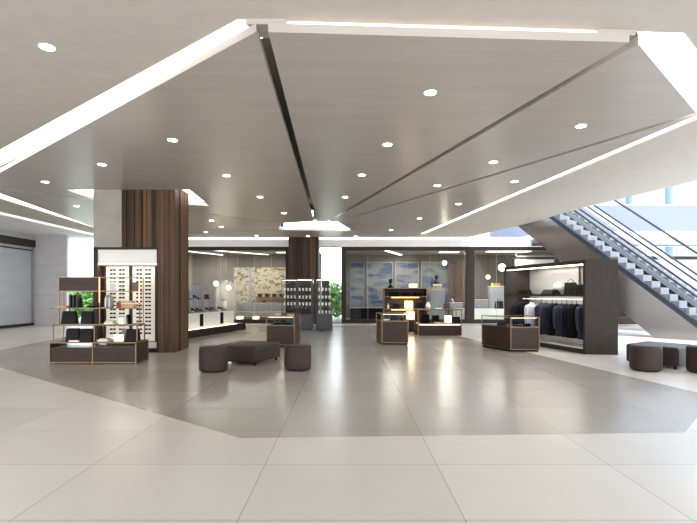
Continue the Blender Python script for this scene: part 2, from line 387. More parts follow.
shopfront('middle glazed shopfront with blue abstract pictures inside', xa(341.5,YS), xa(470,YS), [xa(p,YS) for p in (368,407,430)])
shopfront('right glazed shopfront partly hidden behind the clothes unit', xa(470,YS), xa(560,YS), [xa(p,YS) for p in (497,)])

# plank column beside the gap
t = thing('plank_column', 'dark plank clad column between left shopfront and bright gap', 'column', (xa(303.5,22.4), 22.4, 0))
mb = MB(); x = -.72; random.seed(3)
MB().box(-.69,.69,.05,.9,0,4.2).build('core', M_dark, t)
while x < .70:
    d = random.choice((0,.02,.04,.05)); ww = .14; mb.box(x, min(x+ww-.004,.72), -d, .06, 0, 4.2); x += ww
mb.box(.69,.72,.06,.9,0,4.2); mb.build('cladding', M_slat2, t)

# big wood clad column with eyewear niche
PX0, PX1, PY = xa(93.5,11.74), xa(175,11.74), 11.74
cx = (PX0+PX1)/2; hw = (PX1-PX0)/2
t = thing('clad_column', 'big column clad in reclaimed wood planks with a lit eyewear niche', 'column', (cx, PY, 0))
NX0, NX1, NZ1 = -hw+.05, xa(157,PY)-cx, za(248,PY)     # niche
MB().box(-hw+.02, hw-.05, .36, 1.04, 0, 4.23).build('core', M_dark, t)
MB().box(-hw, xa(122.5,PY)-cx, 0, .36, NZ1+.02, 4.23).build('concrete_panel', M_conc, t)
random.seed(11)
mb = MB(); x = xa(122.5,PY)-cx
WR = hw
while x < WR-.14:
    ww = random.choice((.05,.07,.09,.12)); d = random.choice((0,.015,.03,.045)); xe = min(x+ww, WR-.14)
    z0 = NZ1+.02 if xe < NX1+.07 else 0
    mb.box(x, xe-.003, -d, .36, z0, 4.23); x += ww
mb.box(WR-.14, WR, -.01, .3, 0, 4.23)
y = .12
while y < 1.02:
    d = random.choice((0,.015,.03)); ww = random.choice((.07,.1,.13)); mb.box(hw-.06, hw+d-.02, y, min(y+ww-.003,1.04), 0, 4.23); y += ww
mb.build('plank_cladding', M_slat, t)
f = MB(); f.box(-hw,NX0+.05,-.02,.36,0,NZ1+.02); f.box(NX1-.0,NX1+.06,-.02,.36,0,NZ1+.02); f.box(NX0,NX1,-.02,.36,NZ1-.04,NZ1+.02); f.box(NX0,NX1,-.02,.36,0,.1)
f.build('niche_frame', M_frame, t)
MB().box(NX0+.05,NX1,.30,.34,.1,NZ1-.04).build('niche_back', mat('niche_back_dark', (74,62,54), .5), t)
zt = za(266,PY)
bh = MB().box(NX0+.05,NX1,.02,.29,zt+.06,NZ1-.04).build('bulkhead', M_ped, t)
MB().box(NX0+.05,NX1,.04,.10,zt+.035,zt+.06).build('light_strip', M_led, bh)
MB().box(NX0+.05,NX1,.06,.29,.1,za(343,PY)+.0).build('niche_plinth', M_ped, t)
area_light('niche_light', (cx+(NX0+NX1)/2, PY+.06, zt+.02), (math.radians(-25),0,0), 1.3, .05, 9, (1,.93,.82))
# eyewear panels
eye0 = None
def eyewear():
    o = MB()
    for s in (-1,1): o.box(s*.042-.033, s*.042+.033, -.012, 0, -.022, .022, .009)
    o.box(-.01,.01,-.012,-.006,.004,.012)
    for s in (-1,1): o.box(s*.074-.003, s*.074+.003, -.01, .03, .003, .009)
    return o.build('sunglasses', M_black)
for side, (pa, pb) in (('left',(106,128.5)), ('right',(132.5,154.5))):
    x0, x1 = xa(pa,PY+.2), xa(pb,PY+.2)
    b = MB().box(x0, x1, PY+.21, PY+.24, za(341,PY+.2), zt); b = b.build('eyewear_panel', M_lightbox)
    tag(b, side+' tall white backlit panel of sunglasses in the column niche', 'display panel', 'eyewear panels in the column niche')
    for ci, cn in enumerate(('left','right')):
        cxx = x0+(x1-x0)*(.30 if ci == 0 else .70)
        for r in range(17):
            z = za(270+3.95*r, PY+.2)
            if eye0 is None: o = eye0 = eyewear()
            else: o = eye0.copy(); COL.objects.link(o)
            o.location = (cxx, PY+.21, z)
            tag(o, '%s dark sunglasses from the top, %s column of the %s backlit panel' % (ORD[r], cn, side), 'sunglasses', 'sunglasses on the backlit panels')

# ---------------------------------------------------------------- downlights
dl0 = None
def downlight(px, py, z, label, r=.072, spot=34):
    global dl0
    Y = (z-EYE)*F0/(HOR-py); X = xa(px, Y)
    if dl0 is None:
        t = thing('downlight', label, 'light', (X,Y,z), 0, 'round recessed ceiling downlights')
        prof = [(.060,-.004),(.083,-.004),(.085,0),(.060,0)]
        bm = MB(); seg = 24
        vs = [[bm.bm.verts.new((rr*math.cos(2*PI*k/seg), rr*math.sin(2*PI*k/seg), zz)) for k in range(seg)] for rr, zz in prof]
        for i in range(4):
            for k in range(seg): bm.bm.faces.new((vs[i][k], vs[i][(k+1) % seg], vs[(i+1) % 4][(k+1) % seg], vs[(i+1) % 4][k]))
        bmesh.ops.recalc_face_normals(bm.bm, faces=bm.bm.faces)
        bm.build('trim_ring', M_chrome, t)
        MB().lathe([(.078,0),(.078,-.006),(.06,-.008)], seg=24).build('lens', M_lamp, t)
        dl0 = t
    else: t = dup(dl0, (X,Y,z), None, label)
    s = bpy.data.lights.new('downlight_beam', 'SPOT'); s.energy = spot; s.spot_size = math.radians(100); s.spot_blend = .8; s.shadow_soft_size = .07; s.color = (1,.93,.84)
    o = bpy.data.objects.new('downlight_beam', s); COL.objects.link(o); o.location = (X,Y,z-.02)
DL = [(47,47,4.25,'downlight alone in the plain ceiling at far upper left'),
(430.5,92.5,4.1,'largest downlight in the middle front ceiling wedge'),
(387.5,144.5,4.1,'downlight in middle ceiling wedge, second nearest there'),
(362,175,4.1,'downlight in middle ceiling wedge, third nearest there'),
(345,197,4.1,'downlight in middle ceiling wedge, closest to the hexagonal light well'),
(581,126,4.1,'largest downlight in the right ceiling wedge'),
(493.5,162,4.1,'downlight in right ceiling wedge, left of and beyond the largest one'),
(514.5,181.5,4.1,'downlight in the narrow wedge nearest the right cove strip'),
(437.5,185.5,4.1,'downlight in right ceiling wedge, midway to the light well'),
(458.5,204,4.1,'second nearest downlight along the right cove strip'),
(419.5,218.5,4.1,'third nearest downlight along the right cove strip'),
(391,230,4.1,'small downlight right of the hexagonal light well'),
(172.5,140,4.1,'largest downlight in the left ceiling wedge'),
(102,164.5,4.1,'downlight in left ceiling wedge, above and left of the column head'),
(45,182,4.1,'leftmost downlight of the left ceiling wedge'),
(76.5,206,4.1,'downlight left of the column, just beyond the joint'),
(226.5,175.5,4.1,'downlight right of the clad column, nearer of that row'),
(260,197,4.1,'downlight right of the column, second of that row'),
(284,213,4.1,'downlight just left of and before the light well'),
(211.5,220.5,4.1,'small downlight beyond the clad column, nearest of that cluster'),
(221,227,4.1,'small downlight beyond the column, middle of that cluster'),
(206,232,4.1,'small downlight hard against the column beyond it'),
(256.5,235.5,4.1,'small downlight at the far ceiling edge above left shopfront'),
(308,236.2,4.1,'small downlight beyond the light well, above the plank column'),
(356,236.2,4.1,'small downlight beyond the light well, above middle shopfront')]
for px,py,z,l in DL: downlight(px,py,z,l)

# ================================================================ FURNITURE
def bars(mb, pts, w):
    for p, q in pts: mb.bar(p, q, w)
# ---- display unit on the left
UX0, UX1, UY = -6.31, -4.49, 9.82
t = thing('display_unit', 'tall tiered wood and brass shelf unit before the clad column', 'shelf', (-5.4, UY, 0))
hwid = .91; D = .58
f = MB()
for z in (.03,.45):
    for y in (0,D): f.bar((-hwid,y,z),(hwid,y,z),.022)
    for x in (-hwid,hwid): f.bar((x,0,z),(x,D,z),.022)
for x in (-hwid,0,hwid):
    for y in (0,D): f.bar((x,y,0),(x,y,.46),.024)
f.build('brass_frame', M_brass, t)
for x0,x1 in ((-hwid+.015,-.015),(.015,hwid-.015)): MB().box(x0,x1,.0,.03,.04,.345).build('front_panel', M_wood, t)
MB().box(-hwid+.005,-hwid+.02,.02,D-.02,.04,.44).build('side_panel', M_wood, t); MB().box(hwid-.02,hwid-.005,.02,D-.02,.04,.44).build('side_panel', M_wood, t)
MB().box(-hwid+.02,hwid-.02,.02,D-.02,.03,.05).build('bottom_board', M_wood2, t)
MB().box(.0,hwid-.02,D-.04,D-.02,.05,.44).build('back_panel', M_wood2, t)
MB().box(-hwid+.02,hwid-.02,.02,D-.02,.33,.345).build('drawer_deck', M_ped, t)
MB().box(-hwid+.01,hwid-.01,.01,D-.01,.445,.465).build('shelf_board', M_wood, t)
f = MB()
for x in (-hwid+.01,-.02,hwid-.02):
    for y in (.1,.46): f.bar((x,y,.46),(x,y,.82),.02)
for y in (.1,.46): f.bar((-hwid,y,.82),(hwid-.01,y,.82),.02)
f.build('brass_frame', M_brass, t)
MB().box(-hwid,hwid-.01,.1,.46,.80,.82).build('shelf_board', M_wood, t)
f = MB()
for x in (-.85,.03,.89):
    f.bar((x,.22,.82),(x,.22,1.84),.02); 
for z in (1.54,1.84): f.bar((-.85,.22,z),(.89,.22,z),.018); f.bar((-.89,.40,z),(.89,.40,z),.012)
for x in (-.89,.89): f.bar((x,.22,1.54),(x,.40,1.54),.012); f.bar((x,.22,1.84),(x,.40,1.84),.012)
for x in (-.85,.89): f.bar((x,.40,.82),(x,.40,1.84),.014)
f.build('brass_frame', M_brass, t)
MB().box(-.93,.86,.03,.46,1.165,1.185).build('shelf_board', mat('brass_edged_board',(118,92,66),.4,metal=.3), t)
MB().box(-.84,.02,.225,.25,1.55,1.83).build('upper_panel', M_wood, t)
MB().box(.0,.87,.225,.38,1.525,1.535).build('glass_shelf', M_glassc, t)
for x in (.03,.89): MB().bar((x,.205,1.30),(x,.205,1.83),.007).build('light_tube', M_ledw, t)
# objects on it, in world coordinates
def book_item(name, label, cat, x0, x1, y0, y1, z0, z1, m, group=None, tilt=0, bev=.004):
    cxx, cyy = (x0+x1)/2, (y0+y1)/2
    o = MB().box(x0-cxx, x1-cxx, y0-cyy, y1-cyy, 0, z1-z0, bev).build(name, m); o.location = (cxx, cyy, z0)
    if tilt: o.rotation_euler = (0, tilt, 0)
    return tag(o, label, cat, group)
def book(label, x0, x1, y0, y1, z0, z1, m, group=None, upright=True):
    cxx, cyy = (x0+x1)/2, (y0+y1)/2; w, d, h = (x1-x0), (y1-y0), z1-z0
    t = thing('book', label, 'book', (cxx,cyy,z0), 0, group)
    c = MB()
    if upright: c.box(-w/2,-w/2+.003,-d/2,d/2,0,h); c.box(w/2-.003,w/2,-d/2,d/2,0,h); c.box(-w/2,w/2,-d/2,-d/2+.003,0,h)
    else: c.box(-w/2,w/2,-d/2,d/2,0,.004); c.box(-w/2,w/2,-d/2,d/2,h-.004,h); c.box(-w/2,w/2,d/2-.004,d/2,0,h)
    c.build('cover', m, t)
    if upright: MB().box(-w/2+.003,w/2-.003,-d/2+.003,d/2-.005,.003,h-.004).build('pages', M_paper, t)
    else: MB().box(-w/2+.004,w/2-.004,-d/2+.004,d/2-.004,.004,h-.004).build('pages', M_paper, t)
    return t
def bag(label, x, y, z, w, d, h, m=M_black, rot=0, handles=True, taper=.82, group=None, lbl='handbag'):
    t = thing('handbag', label, 'bag', (x,y,z), rot, group)
    b = MB(); b.prism([(-w/2,-d/2),(w/2,-d/2),(w/2,d/2),(-w/2,d/2)], 0, h, min(.02,d*.2), [(-w/2*taper,-d/4),(w/2*taper,-d/4),(w/2*taper,d/4),(-w/2*taper,d/4)])
    bd = b.build('body', m, t)
    if handles:
        for s in (-1,1):
            pts = [(w*.22*math.cos(a), s*d*.22, h-.01+h*.32*math.sin(a)) for a in [PI*k/8 for k in range(9)]]
            MB().tube(pts, .008, 6).build('handle', m, t)
    MB().prism([(-w*.42,-d*.40),(w*.42,-d*.40),(w*.42,0),(-w*.42,0)],h*.62,h+.006,.004,[(-w*.40,-d*.26),(w*.40,-d*.26),(w*.40,d*.2),(-w*.40,d*.2)]).build('flap', m, bd)
    return t
def lidbox(name, label, cat, x, y, z, w, d, h, m, mtop=None, group=None, rot=0):
    t = thing(name, label, cat, (x,y,z), rot, group)
    MB().box(-w/2,w/2,-d/2,d/2,0,h*.7,.004).build('body', m, t)
    MB().box(-w/2-.004,w/2+.004,-d/2-.004,d/2+.004,h*.7,h,.004).build('lid', mtop or m, t)
    return t
def cube_lamp(label, x, y, z, w, h, group=None):
    t = thing('table_lamp', label, 'lamp', (x,y,z), 0, group)
    MB().box(-w/2,w/2,-w/2,w/2,.02,h,.01).build('shade', M_shade, t)
    MB().box(-w*.3,w*.3,-w*.3,w*.3,0,.02).build('base', M_brass, t)
    l = bpy.data.lights.new('lamp_glow','POINT'); l.energy = 3.5; l.color = (1,.8,.55); l.shadow_soft_size = w*.6
    o = bpy.data.objects.new('lamp_glow', l); COL.objects.link(o); o.location = (x,y-w*.9,z+h*.6)
    return t
X_ = lambda p, y=10.0: xa(p, y)
zs = 1.185
lidbox('tray_box','shallow tan box at left end of the main shelf, left unit','box', X_(64.5),10.0,zs,.17,.2,.045,M_tan)
for i in range(5):
    book('%s from left of the dark upright books on the left unit shelf' % ORD1[i], X_(69.6)+i*.036, X_(69.6)+i*.036+.031, 9.98, 10.16, zs, zs+.27-.008*(i % 2), M_blk if i % 2 else mat('charcoal_cover',(52,50,52),.6), 'dark upright books on the left unit')
bag('small black pouch bag right of the dark books', X_(79.8,10.1),10.1,zs,.12,.08,.2,M_black,0,False)
t = thing('bowl','low black dish on main shelf beside the glowing tube, left unit','bowl',(X_(92.5),10.02,zs))
MB().lathe([(.05,0),(.12,.018),(.125,.04),(.118,.04),(.10,.02),(.02,.015)],seg=20).build('basin', M_black, t, True); MB().lathe([(.05,-.0),(.04,.006)],seg=16).build('foot', M_brass, t)
t = thing('backpack','rounded grey bag with pale straps on main shelf, left unit','bag',(X_(108.5),10.02,zs))
MB().loft([[(w*math.cos(a)*(abs(math.cos(a))**-.3 if abs(math.cos(a))>.05 else 1), d*math.sin(a), z) for a in [2*PI*k/20 for k in range(20)]] for w,d,z in ((.095,.06,0),(.10,.065,.06),(.095,.06,.18),(.07,.05,.25),(.03,.02,.275))]).build('body', M_grey, t, True)
for s in (-1,1): MB().bar((s*.04,-.07,.01),(s*.035,-.062,.22),.016,.006).build('strap', M_paper, t)
t = thing('pouch','dark red patterned pouch between grey bag and tan wallets','pouch',(X_(119.5),10.0,zs))
MB().box(-.06,.06,-.04,.04,0,.13,.02).build('body', M_red, t); MB().box(-.055,.055,-.044,-.04,.105,.113).build('zip', M_brass, t)
for i,(w,dx) in enumerate(((.26,0),(.28,.01),(.24,-.02))):
    lidbox('wallet','%s of the three stacked tan wallets on main shelf, left unit' % ('bottom one','middle one','top one')[i],'wallet',X_(129)+dx,10.0,zs+i*.05,w,.16,.048,M_tan,M_paper if i==1 else None,'stacked tan wallets on the left unit')
# upper tier
t = thing('picture_card','pale framed card on the top glass shelf, left unit','card',(X_(112.5,10.1),10.1,1.541))
MB().box(-.06,.06,0,.012,0,.2).build('frame', M_chrome, t); MB().box(-.05,.05,-.003,0,.01,.19).build('print', mat('grey_print',(176,180,186),.5), t)
lidbox('gift_box','dark upright box on the top glass shelf beside the right glowing tube','box',X_(138.5,10.1)-.06,10.1,1.541,.11,.1,.19,mat('plum_box',(84,66,66),.5))
# middle tier z .82
zs = .83
bag('large black tapered bag at left of middle shelf, left unit', X_(68.5,10.05),10.1,zs,.33,.16,.27,M_black,0,False,.8)
bag('boxy black bag beside the large tapered one, left unit middle shelf', X_(86.5,10.05),10.1,zs,.25,.16,.27,M_black,0,False,.96)
book('tan book lying flat on the middle shelf, left unit', X_(104.5),X_(114),9.96,10.12,zs,zs+.035,M_tan,None,False)
book('second tan book on top of the flat one, left unit middle shelf', X_(105.5),X_(113),9.97,10.11,zs+.036,zs+.065,M_tan,None,False)
lidbox('card_box','white lit card box on the middle shelf, left unit','box',X_(121.8),10.02,zs,.13,.08,.15,M_paper)
for i,m in enumerate((M_paper,M_grey,M_blk)):
    b = book('%s of three leaning slim books right of the white card box' % ('leftmost','middle','rightmost')[i], X_(125.8)+i*.03, X_(125.8)+i*.03+.022, 9.98,10.1,zs,zs+.2,m,'slim books on the left unit'); b.rotation_euler=(0,-.1,0); b.location.z += .003
# base top z .465
zs = .466
bag('wide black bag at left on the base top, left unit', X_(74.5),9.98,zs,.28,.2,.27,M_black,0,False,.97)
bag('wide black bag second from left on the base top, left unit', X_(88),9.98,zs,.27,.2,.265,M_black,0,False,.97)
book('tan book lying before the wide black bags on the base top', X_(69,9.85),X_(79,9.85),9.83,9.87,zs,zs+.035,M_tan,None,False)
book('tan book lying right of the middle post on the base top', X_(99.5),X_(110),9.9,10.08,zs,zs+.03,M_tan,None,False)
book('smaller tan book resting on the right hand tan book', X_(101),X_(109),9.91,10.06,zs+.031,zs+.06,M_tan,None,False)
t = thing('table_lamp','glowing white card lamp on the base top, left unit','lamp',(X_(118.8,9.95),9.93,zs))
MB().box(-.10,.10,0,.04,0,.145,.01).build('shade', M_shade, t); MB().box(-.06,.06,.04,.08,0,.02).build('foot', M_brass, t)
book_item('card_stand','thin wire card stand behind the glowing card lamp','card', X_(117),X_(126),10.2,10.22,zs,zs+.25,M_grey)
bag('black upright bag at right of the base top, left unit', X_(132.5),10.02,zs,.27,.18,.25,M_black,0,False,.95)

# ---- ottomans
def pouf(label, x, y, r, h, group, rot=0):
    t = thing('round_ottoman', label, 'ottoman', (x,y,0), rot, group)
    n = 40; e = .84
    def ring(s, z): return [(r*s*math.copysign(abs(math.cos(a))**e, math.cos(a)), r*s*math.copysign(abs(math.sin(a))**e, math.sin(a)), z) for a in [2*PI*k/n for k in range(n)]]
    prof = [(.9,.02),(.97,.03),(.995,.06),(1,.15),(1.0,h*.6),(.995,h-.06),(.98,h-.03),(.94,h-.008),(.86,h),(.4,h+.006)]
    MB().loft([ring(s,z) for s,z in prof]).build('upholstery', M_leather, t, True)
    MB().lathe([(r*.86,0),(r*.86,.03)], seg=32).build('base', M_black, t)
    MB().tube([Vector(p) for p in ring(1.001,h-.05)]+[Vector(ring(1.001,h-.05)[0])], .0035, 5).build('seam', M_leather, t)
    return t
pouf('round brown ottoman at left end of the left seating group', -2.60, 8.95, .262, .475, 'round brown ottomans')
pouf('round brown ottoman right of the big square one, left group', -.995, 9.12, .262, .485, 'round brown ottomans')
pouf('round brown ottoman in front of the big one beside the escalators', 5.765, 9.02, .262, .49, 'round brown ottomans')
pouf('round brown ottoman cut off by the right edge of the photo', 6.72, 8.75, .288, .50, 'round brown ottomans')
def big_ottoman(label, poly, h):
    cxx = sum(p[0] for p in poly)/4; cyy = sum(p[1] for p in poly)/4
    t = thing('square_ottoman', label, 'ottoman', (cxx,cyy,0), 0, 'large square brown ottomans')
    lp = [(p[0]-cxx, p[1]-cyy) for p in poly]
    b = MB(); b.prism(lp, .06, h, .05); b.build('upholstery', M_leather, t, True)
    for p in lp: MB().lathe([(.025,0),(.03,.065)], (p[0]*.85,p[1]*.85,0), 12).build('leg', M_black, t)
    s = MB(); k = 1.002
    s.tube([(lp[i % 4][0]*.86*k, lp[i % 4][1]*.86*k, h+.001) for i in range(5)], .003, 5); s.build('seam', M_leather, t)
big_ottoman('large square brown ottoman between two round ones, left group', [(-1.885,9.5),(-1.53,10.5),(-2.47,10.82),(-2.83,9.8)], .40)
big_ottoman('large square brown ottoman behind round ones, beside the escalators', [(6.4,9.03),(7.2,9.62),(6.65,10.4),(5.86,9.83)], .43)

# ---- glass topped cases
def case(label, poly, h, hg, items, gr='glass topped wooden display cases'):
    """poly: plan corners, front-left first, anticlockwise seen from above"""
    cxx = sum(p[0] for p in poly)/4; cyy = sum(p[1] for p in poly)/4
    t = thing('display_case', label, 'display case', (cxx,cyy,0), 0, gr)
    lp = [Vector((p[0]-cxx, p[1]-cyy)) for p in poly]; zg = h-hg
    MB().prism([tuple(p*.97) for p in lp], 0, .05).build('plinth', M_black, t)
    MB().prism([tuple(p*.985) for p in lp], .05, zg).build('body', M_wood, t)
    MB().prism([tuple(p*.97) for p in lp], zg, zg+.01).build('display_bed', M_black, t)
    f = MB()
    for i in range(4):
        a, b = lp[i], lp[(i+1) % 4]
        for z in (.06, zg, h-.008): f.bar((a.x,a.y,z),(b.x,b.y,z),.018)
        f.bar((a.x,a.y,.05),(a.x,a.y,h),.02)
    f.build('brass_edge', M_brass, t)
    for i in range(4):
        a, b = lp[i]*.995, lp[(i+1) % 4]*.995
        MB().bar((a.x,a.y,(zg+h)/2),(b.x,b.y,(zg+h)/2),.012,hg-.03).build('glass_side', M_glassc, t)
    MB().prism([tuple(p*.99) for p in lp], h-.008, h).build('glass_top', M_glassc, t)
    MB().bar((lp[0].x*.9,lp[0].y*.9,h-.02),(lp[1].x*.9,lp[1].y*.9,h-.02),.01).build('led_strip', M_led, t)
    return t
case('glass topped wooden case behind the left ottomans', [(-2.27,12.9),(-1.50,12.85),(-1.43,13.75),(-2.2,13.8)], .85, .25, 0)
case('glass topped wooden case standing alone in mid hall', [(.97,13.5),(1.72,13.42),(1.68,14.25),(.86,14.35)], .90, .22, 0)
case('long faceted glass topped case before the clothes unit', [(4.14,11.86),(4.86,11.86),(4.95,12.94),(3.71,12.94)], .88, .26, 0)
# their contents
def wal(lab,x,y,z,w,d,h,m,g=None): return lidbox('wallet',lab,'wallet',x,y,z,w,d,h,m,None,g)
wal('black wallet lying in the case behind the left ottomans',-2.0,13.2,.615,.22,.12,.05,M_black)
wal('second black wallet in the case behind the left ottomans, right one',-1.72,13.2,.615,.2,.12,.04,M_black)
bag('small dark purse inside the case behind the left ottomans',-1.9,13.45,.615,.2,.08,.1,M_black,0,False)
lidbox('gift_box','tan box on top of the case behind the left ottomans, left one','box',-2.03,13.35,.851,.16,.1,.07,M_tan)
lidbox('gift_box','tan box on top of the case behind the left ottomans, right one','box',-1.66,13.35,.851,.2,.1,.05,M_tan)
wal('white wallet at left inside the mid hall case',1.12,13.75,.695,.16,.12,.03,M_paper)
bag('black purse inside the mid hall case',1.35,13.8,.695,.22,.1,.12,M_black,0,False)
bag('second black purse at right inside the mid hall case',1.56,13.75,.695,.14,.1,.09,M_black,0,False)
bag('black purse at left inside the long faceted case',4.12,12.5,.635,.26,.12,.1,M_black,0,False)
wal('black wallet in the middle of the long faceted case',4.45,12.2,.635,.24,.14,.04,M_black)
wal('slim black wallet at right in the long faceted case',4.70,12.25,.635,.15,.14,.06,M_blk)

# ---- clothes unit
P1, P2, P3, P4 = Vector((5.78,11.36)), Vector((6.52,11.25)), Vector((5.68,14.58)), Vector((4.91,14.68))
t = thing('clothes_unit', 'tall dark wooden clothes unit with lit rail of jackets by the escalators', 'wardrobe', (P1.x,P1.y,0))
HT = 2.32; o_ = P1
def L2(v): return (v.x-o_.x, v.y-o_.y)
u = (P4-P1).normalized(); dpt = (P2-P1)
MB().prism([L2(P1),L2(P2),L2(P2+u*.07),L2(P1+u*.07)],0,HT).build('end_panel', M_wood2, t)
MB().prism([L2(P4-u*.07),L2(P3-u*.07),L2(P3),L2(P4)],0,HT).build('end_panel', M_wood2, t)
a,b,c,d = P1+u*.07, P2+u*.07, P3-u*.07, P4-u*.07
MB().prism([L2(a),L2(b),L2(c),L2(d)],HT-.1,HT).build('top_panel', M_wood2, t)
MB().prism([L2(a),L2(b),L2(c),L2(d)],0,.12).build('plinth', M_wood2, t)
MB().prism([L2(a+dpt*.04),L2(b),L2(c),L2(d+dpt*.04)],.12,.135).build('floor_board', M_ped, t)
bk = dpt*.95
MB().prism([L2(a+bk),L2(b),L2(c),L2(d+(P3-P4)*.95)],.135,HT-.1).build('back_panel', mat('pale_mirror_panel',(186,184,182),.25,metal=.35), t)
MB().prism([L2(a+dpt*.03),L2(a+bk),L2(d+(P3-P4)*.95),L2(d+dpt*.03)],1.44,1.47).build('shelf', M_wood2, t)
shf = COL.objects[-1]
MB().prism([L2(a+dpt*.03),L2(a+dpt*.06),L2(d+dpt*.06),L2(d+dpt*.03)],1.41,1.44).build('shelf_lip', M_wood2, shf)
def seg(k, s, z): v = a+(d-a)*s+dpt*k; return (v.x-o_.x, v.y-o_.y, z)
mb = MB(); mb.prism([seg(.06,0,0)[:2],seg(.42,0,0)[:2],seg(.2,1,0)[:2],seg(.06,1,0)[:2]],HT-.12,HT-.1); mb.build('light_strip', M_led, t)
mb = MB(); mb.bar(seg(.86,.0,1.432), seg(.86,1,1.432), .02,.012); mb.build('light_strip', M_led, t)
rl = MB().tube([seg(.5,0,1.325), seg(.5,1,1.325)], .012, 8).build('rail', M_chrome, t)
for s in (.33,.66): MB().tube([seg(.5,s,1.325), seg(.5,s,1.44)], .006, 6).build('rail_bracket', M_chrome, rl)
MB().bar(seg(.9,.33,1.47), seg(.9,.33,HT-.1), .05,.03).build('back_post', M_brass, t)
mid = a+(d-a)*.5+dpt*.35
ang = math.atan2((d-a).y,(d-a).x)
area_light('unit_light', (mid.x-.05,mid.y,HT-.14), (0,0,ang), 3.0, .08, 13, (1,.95,.88))
area_light('unit_shelf_light', (mid.x-.02,mid.y,1.425), (0,0,ang), 3.0, .05, 9, (1,.95,.88))
def garment(label, s, m, shirt=False, tilt=0, k=.46):
    v = a+(d-a)*s+dpt*k; 
    t = thing('jacket' if not shirt else 'shirt', label, 'jacket' if not shirt else 'shirt', (v.x,v.y,0), ang-PI/2+tilt, 'clothes on the rail of the clothes unit')
    zt, zb = 1.20, (.33 if not shirt else .48)
    prof = [(.045,.04,zt+.02),(.06,.045,zt),(.14,.05,zt-.03),(.20,.055,zt-.06),(.215,.06,zt-.12),(.20,.065,zt-.3),(.185,.06,zt-.45),(.20,.065,zt-.62),(.215,.07,zb),(.21,.065,zb-.005)]
    n = 20
    b = MB().loft([[(w*.82*math.cos(q), dd*math.sin(q)*(1+.12*math.sin(5*q+z*9)), z) for q in [2*PI*i/n for i in range(n)]] for w,dd,z in prof]); bd = b.build('body', m, t, True)
    for s_ in (-1,1):
        MB().tube([(s_*.15,0,zt-.065),(s_*.185,.0,zt-.14),(s_*.205,-.015,zt-.36),(s_*.20,-.035,zt-.62),(s_*.195,-.04,zt-.66)], [.045,.058,.052,.042,.04], 10).build('sleeve', m, t, True)
    col = M_paper if shirt else m
    for s_ in (-1,1):
        c = MB(); c.bm.faces.new([c.bm.verts.new(p) for p in ((s_*.05,-.05,zt+.02),(s_*.11,-.062,zt-.1),(s_*.015,-.085,zt-.32 if not shirt else zt-.1),(s_*.012,-.055,zt-.02))])
        r = bmesh.ops.extrude_face_region(c.bm, geom=list(c.bm.faces)); bmesh.ops.translate(c.bm, vec=(0,-.008,0), verts=[g for g in r['geom'] if isinstance(g, bmesh.types.BMVert)])
        bmesh.ops.recalc_face_normals(c.bm, faces=c.bm.faces); c.build('lapel' if not shirt else 'collar', col, bd)
    hk = MB(); hk.tube([(0,0,zt-.01),(0,0,zt+.09),(.018,0,zt+.115),(.0,0,zt+.138),(-.016,0,zt+.12)], .006, 6)
    hk.tube([(-.15,0,zt-.035),(0,0,zt+.02),(.15,0,zt-.035)], .009, 6); hk.build('hanger', M_black, t)
    return t
G = [(.05,M_blk,'black jacket at the near right end of the rail'),
(.10,M_navy,'navy jacket second from the near end of the rail'),
(.15,M_slate,'slate blue jacket third from the near end of the rail'),
(.22,M_blk,'black jacket fourth from the near end of the rail'),
(.27,M_blk,'black jacket fifth from the near end, behind another black one'),
(.33,M_navy,'navy jacket sixth from the near end of the rail'),
(.385,M_slate,'slate blue jacket seventh from the near end of the rail'),
(.45,M_blk,'black jacket eighth from the near end of the rail'),
(.50,M_navy,'navy jacket ninth from the near end of the rail'),
(.58,M_slate,'slate blue jacket right beside the white shirt'),
(.64,M_slate,'slate blue jacket directly behind the right of white shirt'),
(.86,M_blk,'black jacket just left of the white shirt'),
(.93,M_navy,'navy jacket at the far left end of the rail')]
for s,m,l in G: garment(l,s,m,tilt=random.uniform(-.3,.2))
garment('white shirt hanging toward the left of the rail',.74,M_shirt,True,.15,k=.34)
def us(s, k=.5): v = a+(d-a)*s+dpt*k; return v.x, v.y
for s,w,dp,h,l in ((.50,.62,.3,.12,'flat black bag lying on the clothes unit shelf, middle'),(.85,.5,.25,.14,'flat black bag at the far left of the clothes unit shelf'),):
    x,y = us(s,.4); bag(l,x,y,1.471,w*.8,dp,h,M_black,ang+PI,False,.9)
x,y = us(.28,.45); bag('tall black tote standing on the clothes unit shelf',x,y,1.471,.34,.16,.30,M_black,ang+PI+.9,True,.85)
x,y = us(.19,.5); bag('second black tote right of the tall one on the shelf',x,y,1.471,.24,.14,.24,M_black,ang+PI+.9,False,.9)
x,y = us(.03,.5); bag('black bag at near right end of the clothes unit shelf',x,y,1.471,.2,.16,.2,M_black,ang+PI+.9,False,.9)
for s,r,l in ((.53,.15,'larger pale globe on the clothes unit shelf'),(.42,.10,'smaller pale globe beside the tote on the clothes unit shelf')):
    x,y = us(s,.78); t = thing('globe_lamp',l,'lamp',(x,y,1.471)); 
    MB().lathe([(.03,0),(.05,.004),(.02,.02),(.012,.06)],seg=12).build('stand', M_brass, t)
    MB().lathe([(r*math.sin(q)+.001, .05+r-r*math.cos(q)) for q in [PI*i/14 for i in range(15)]],seg=24).build('globe', mat('frosted_globe',(205,202,196),.35), t, True)

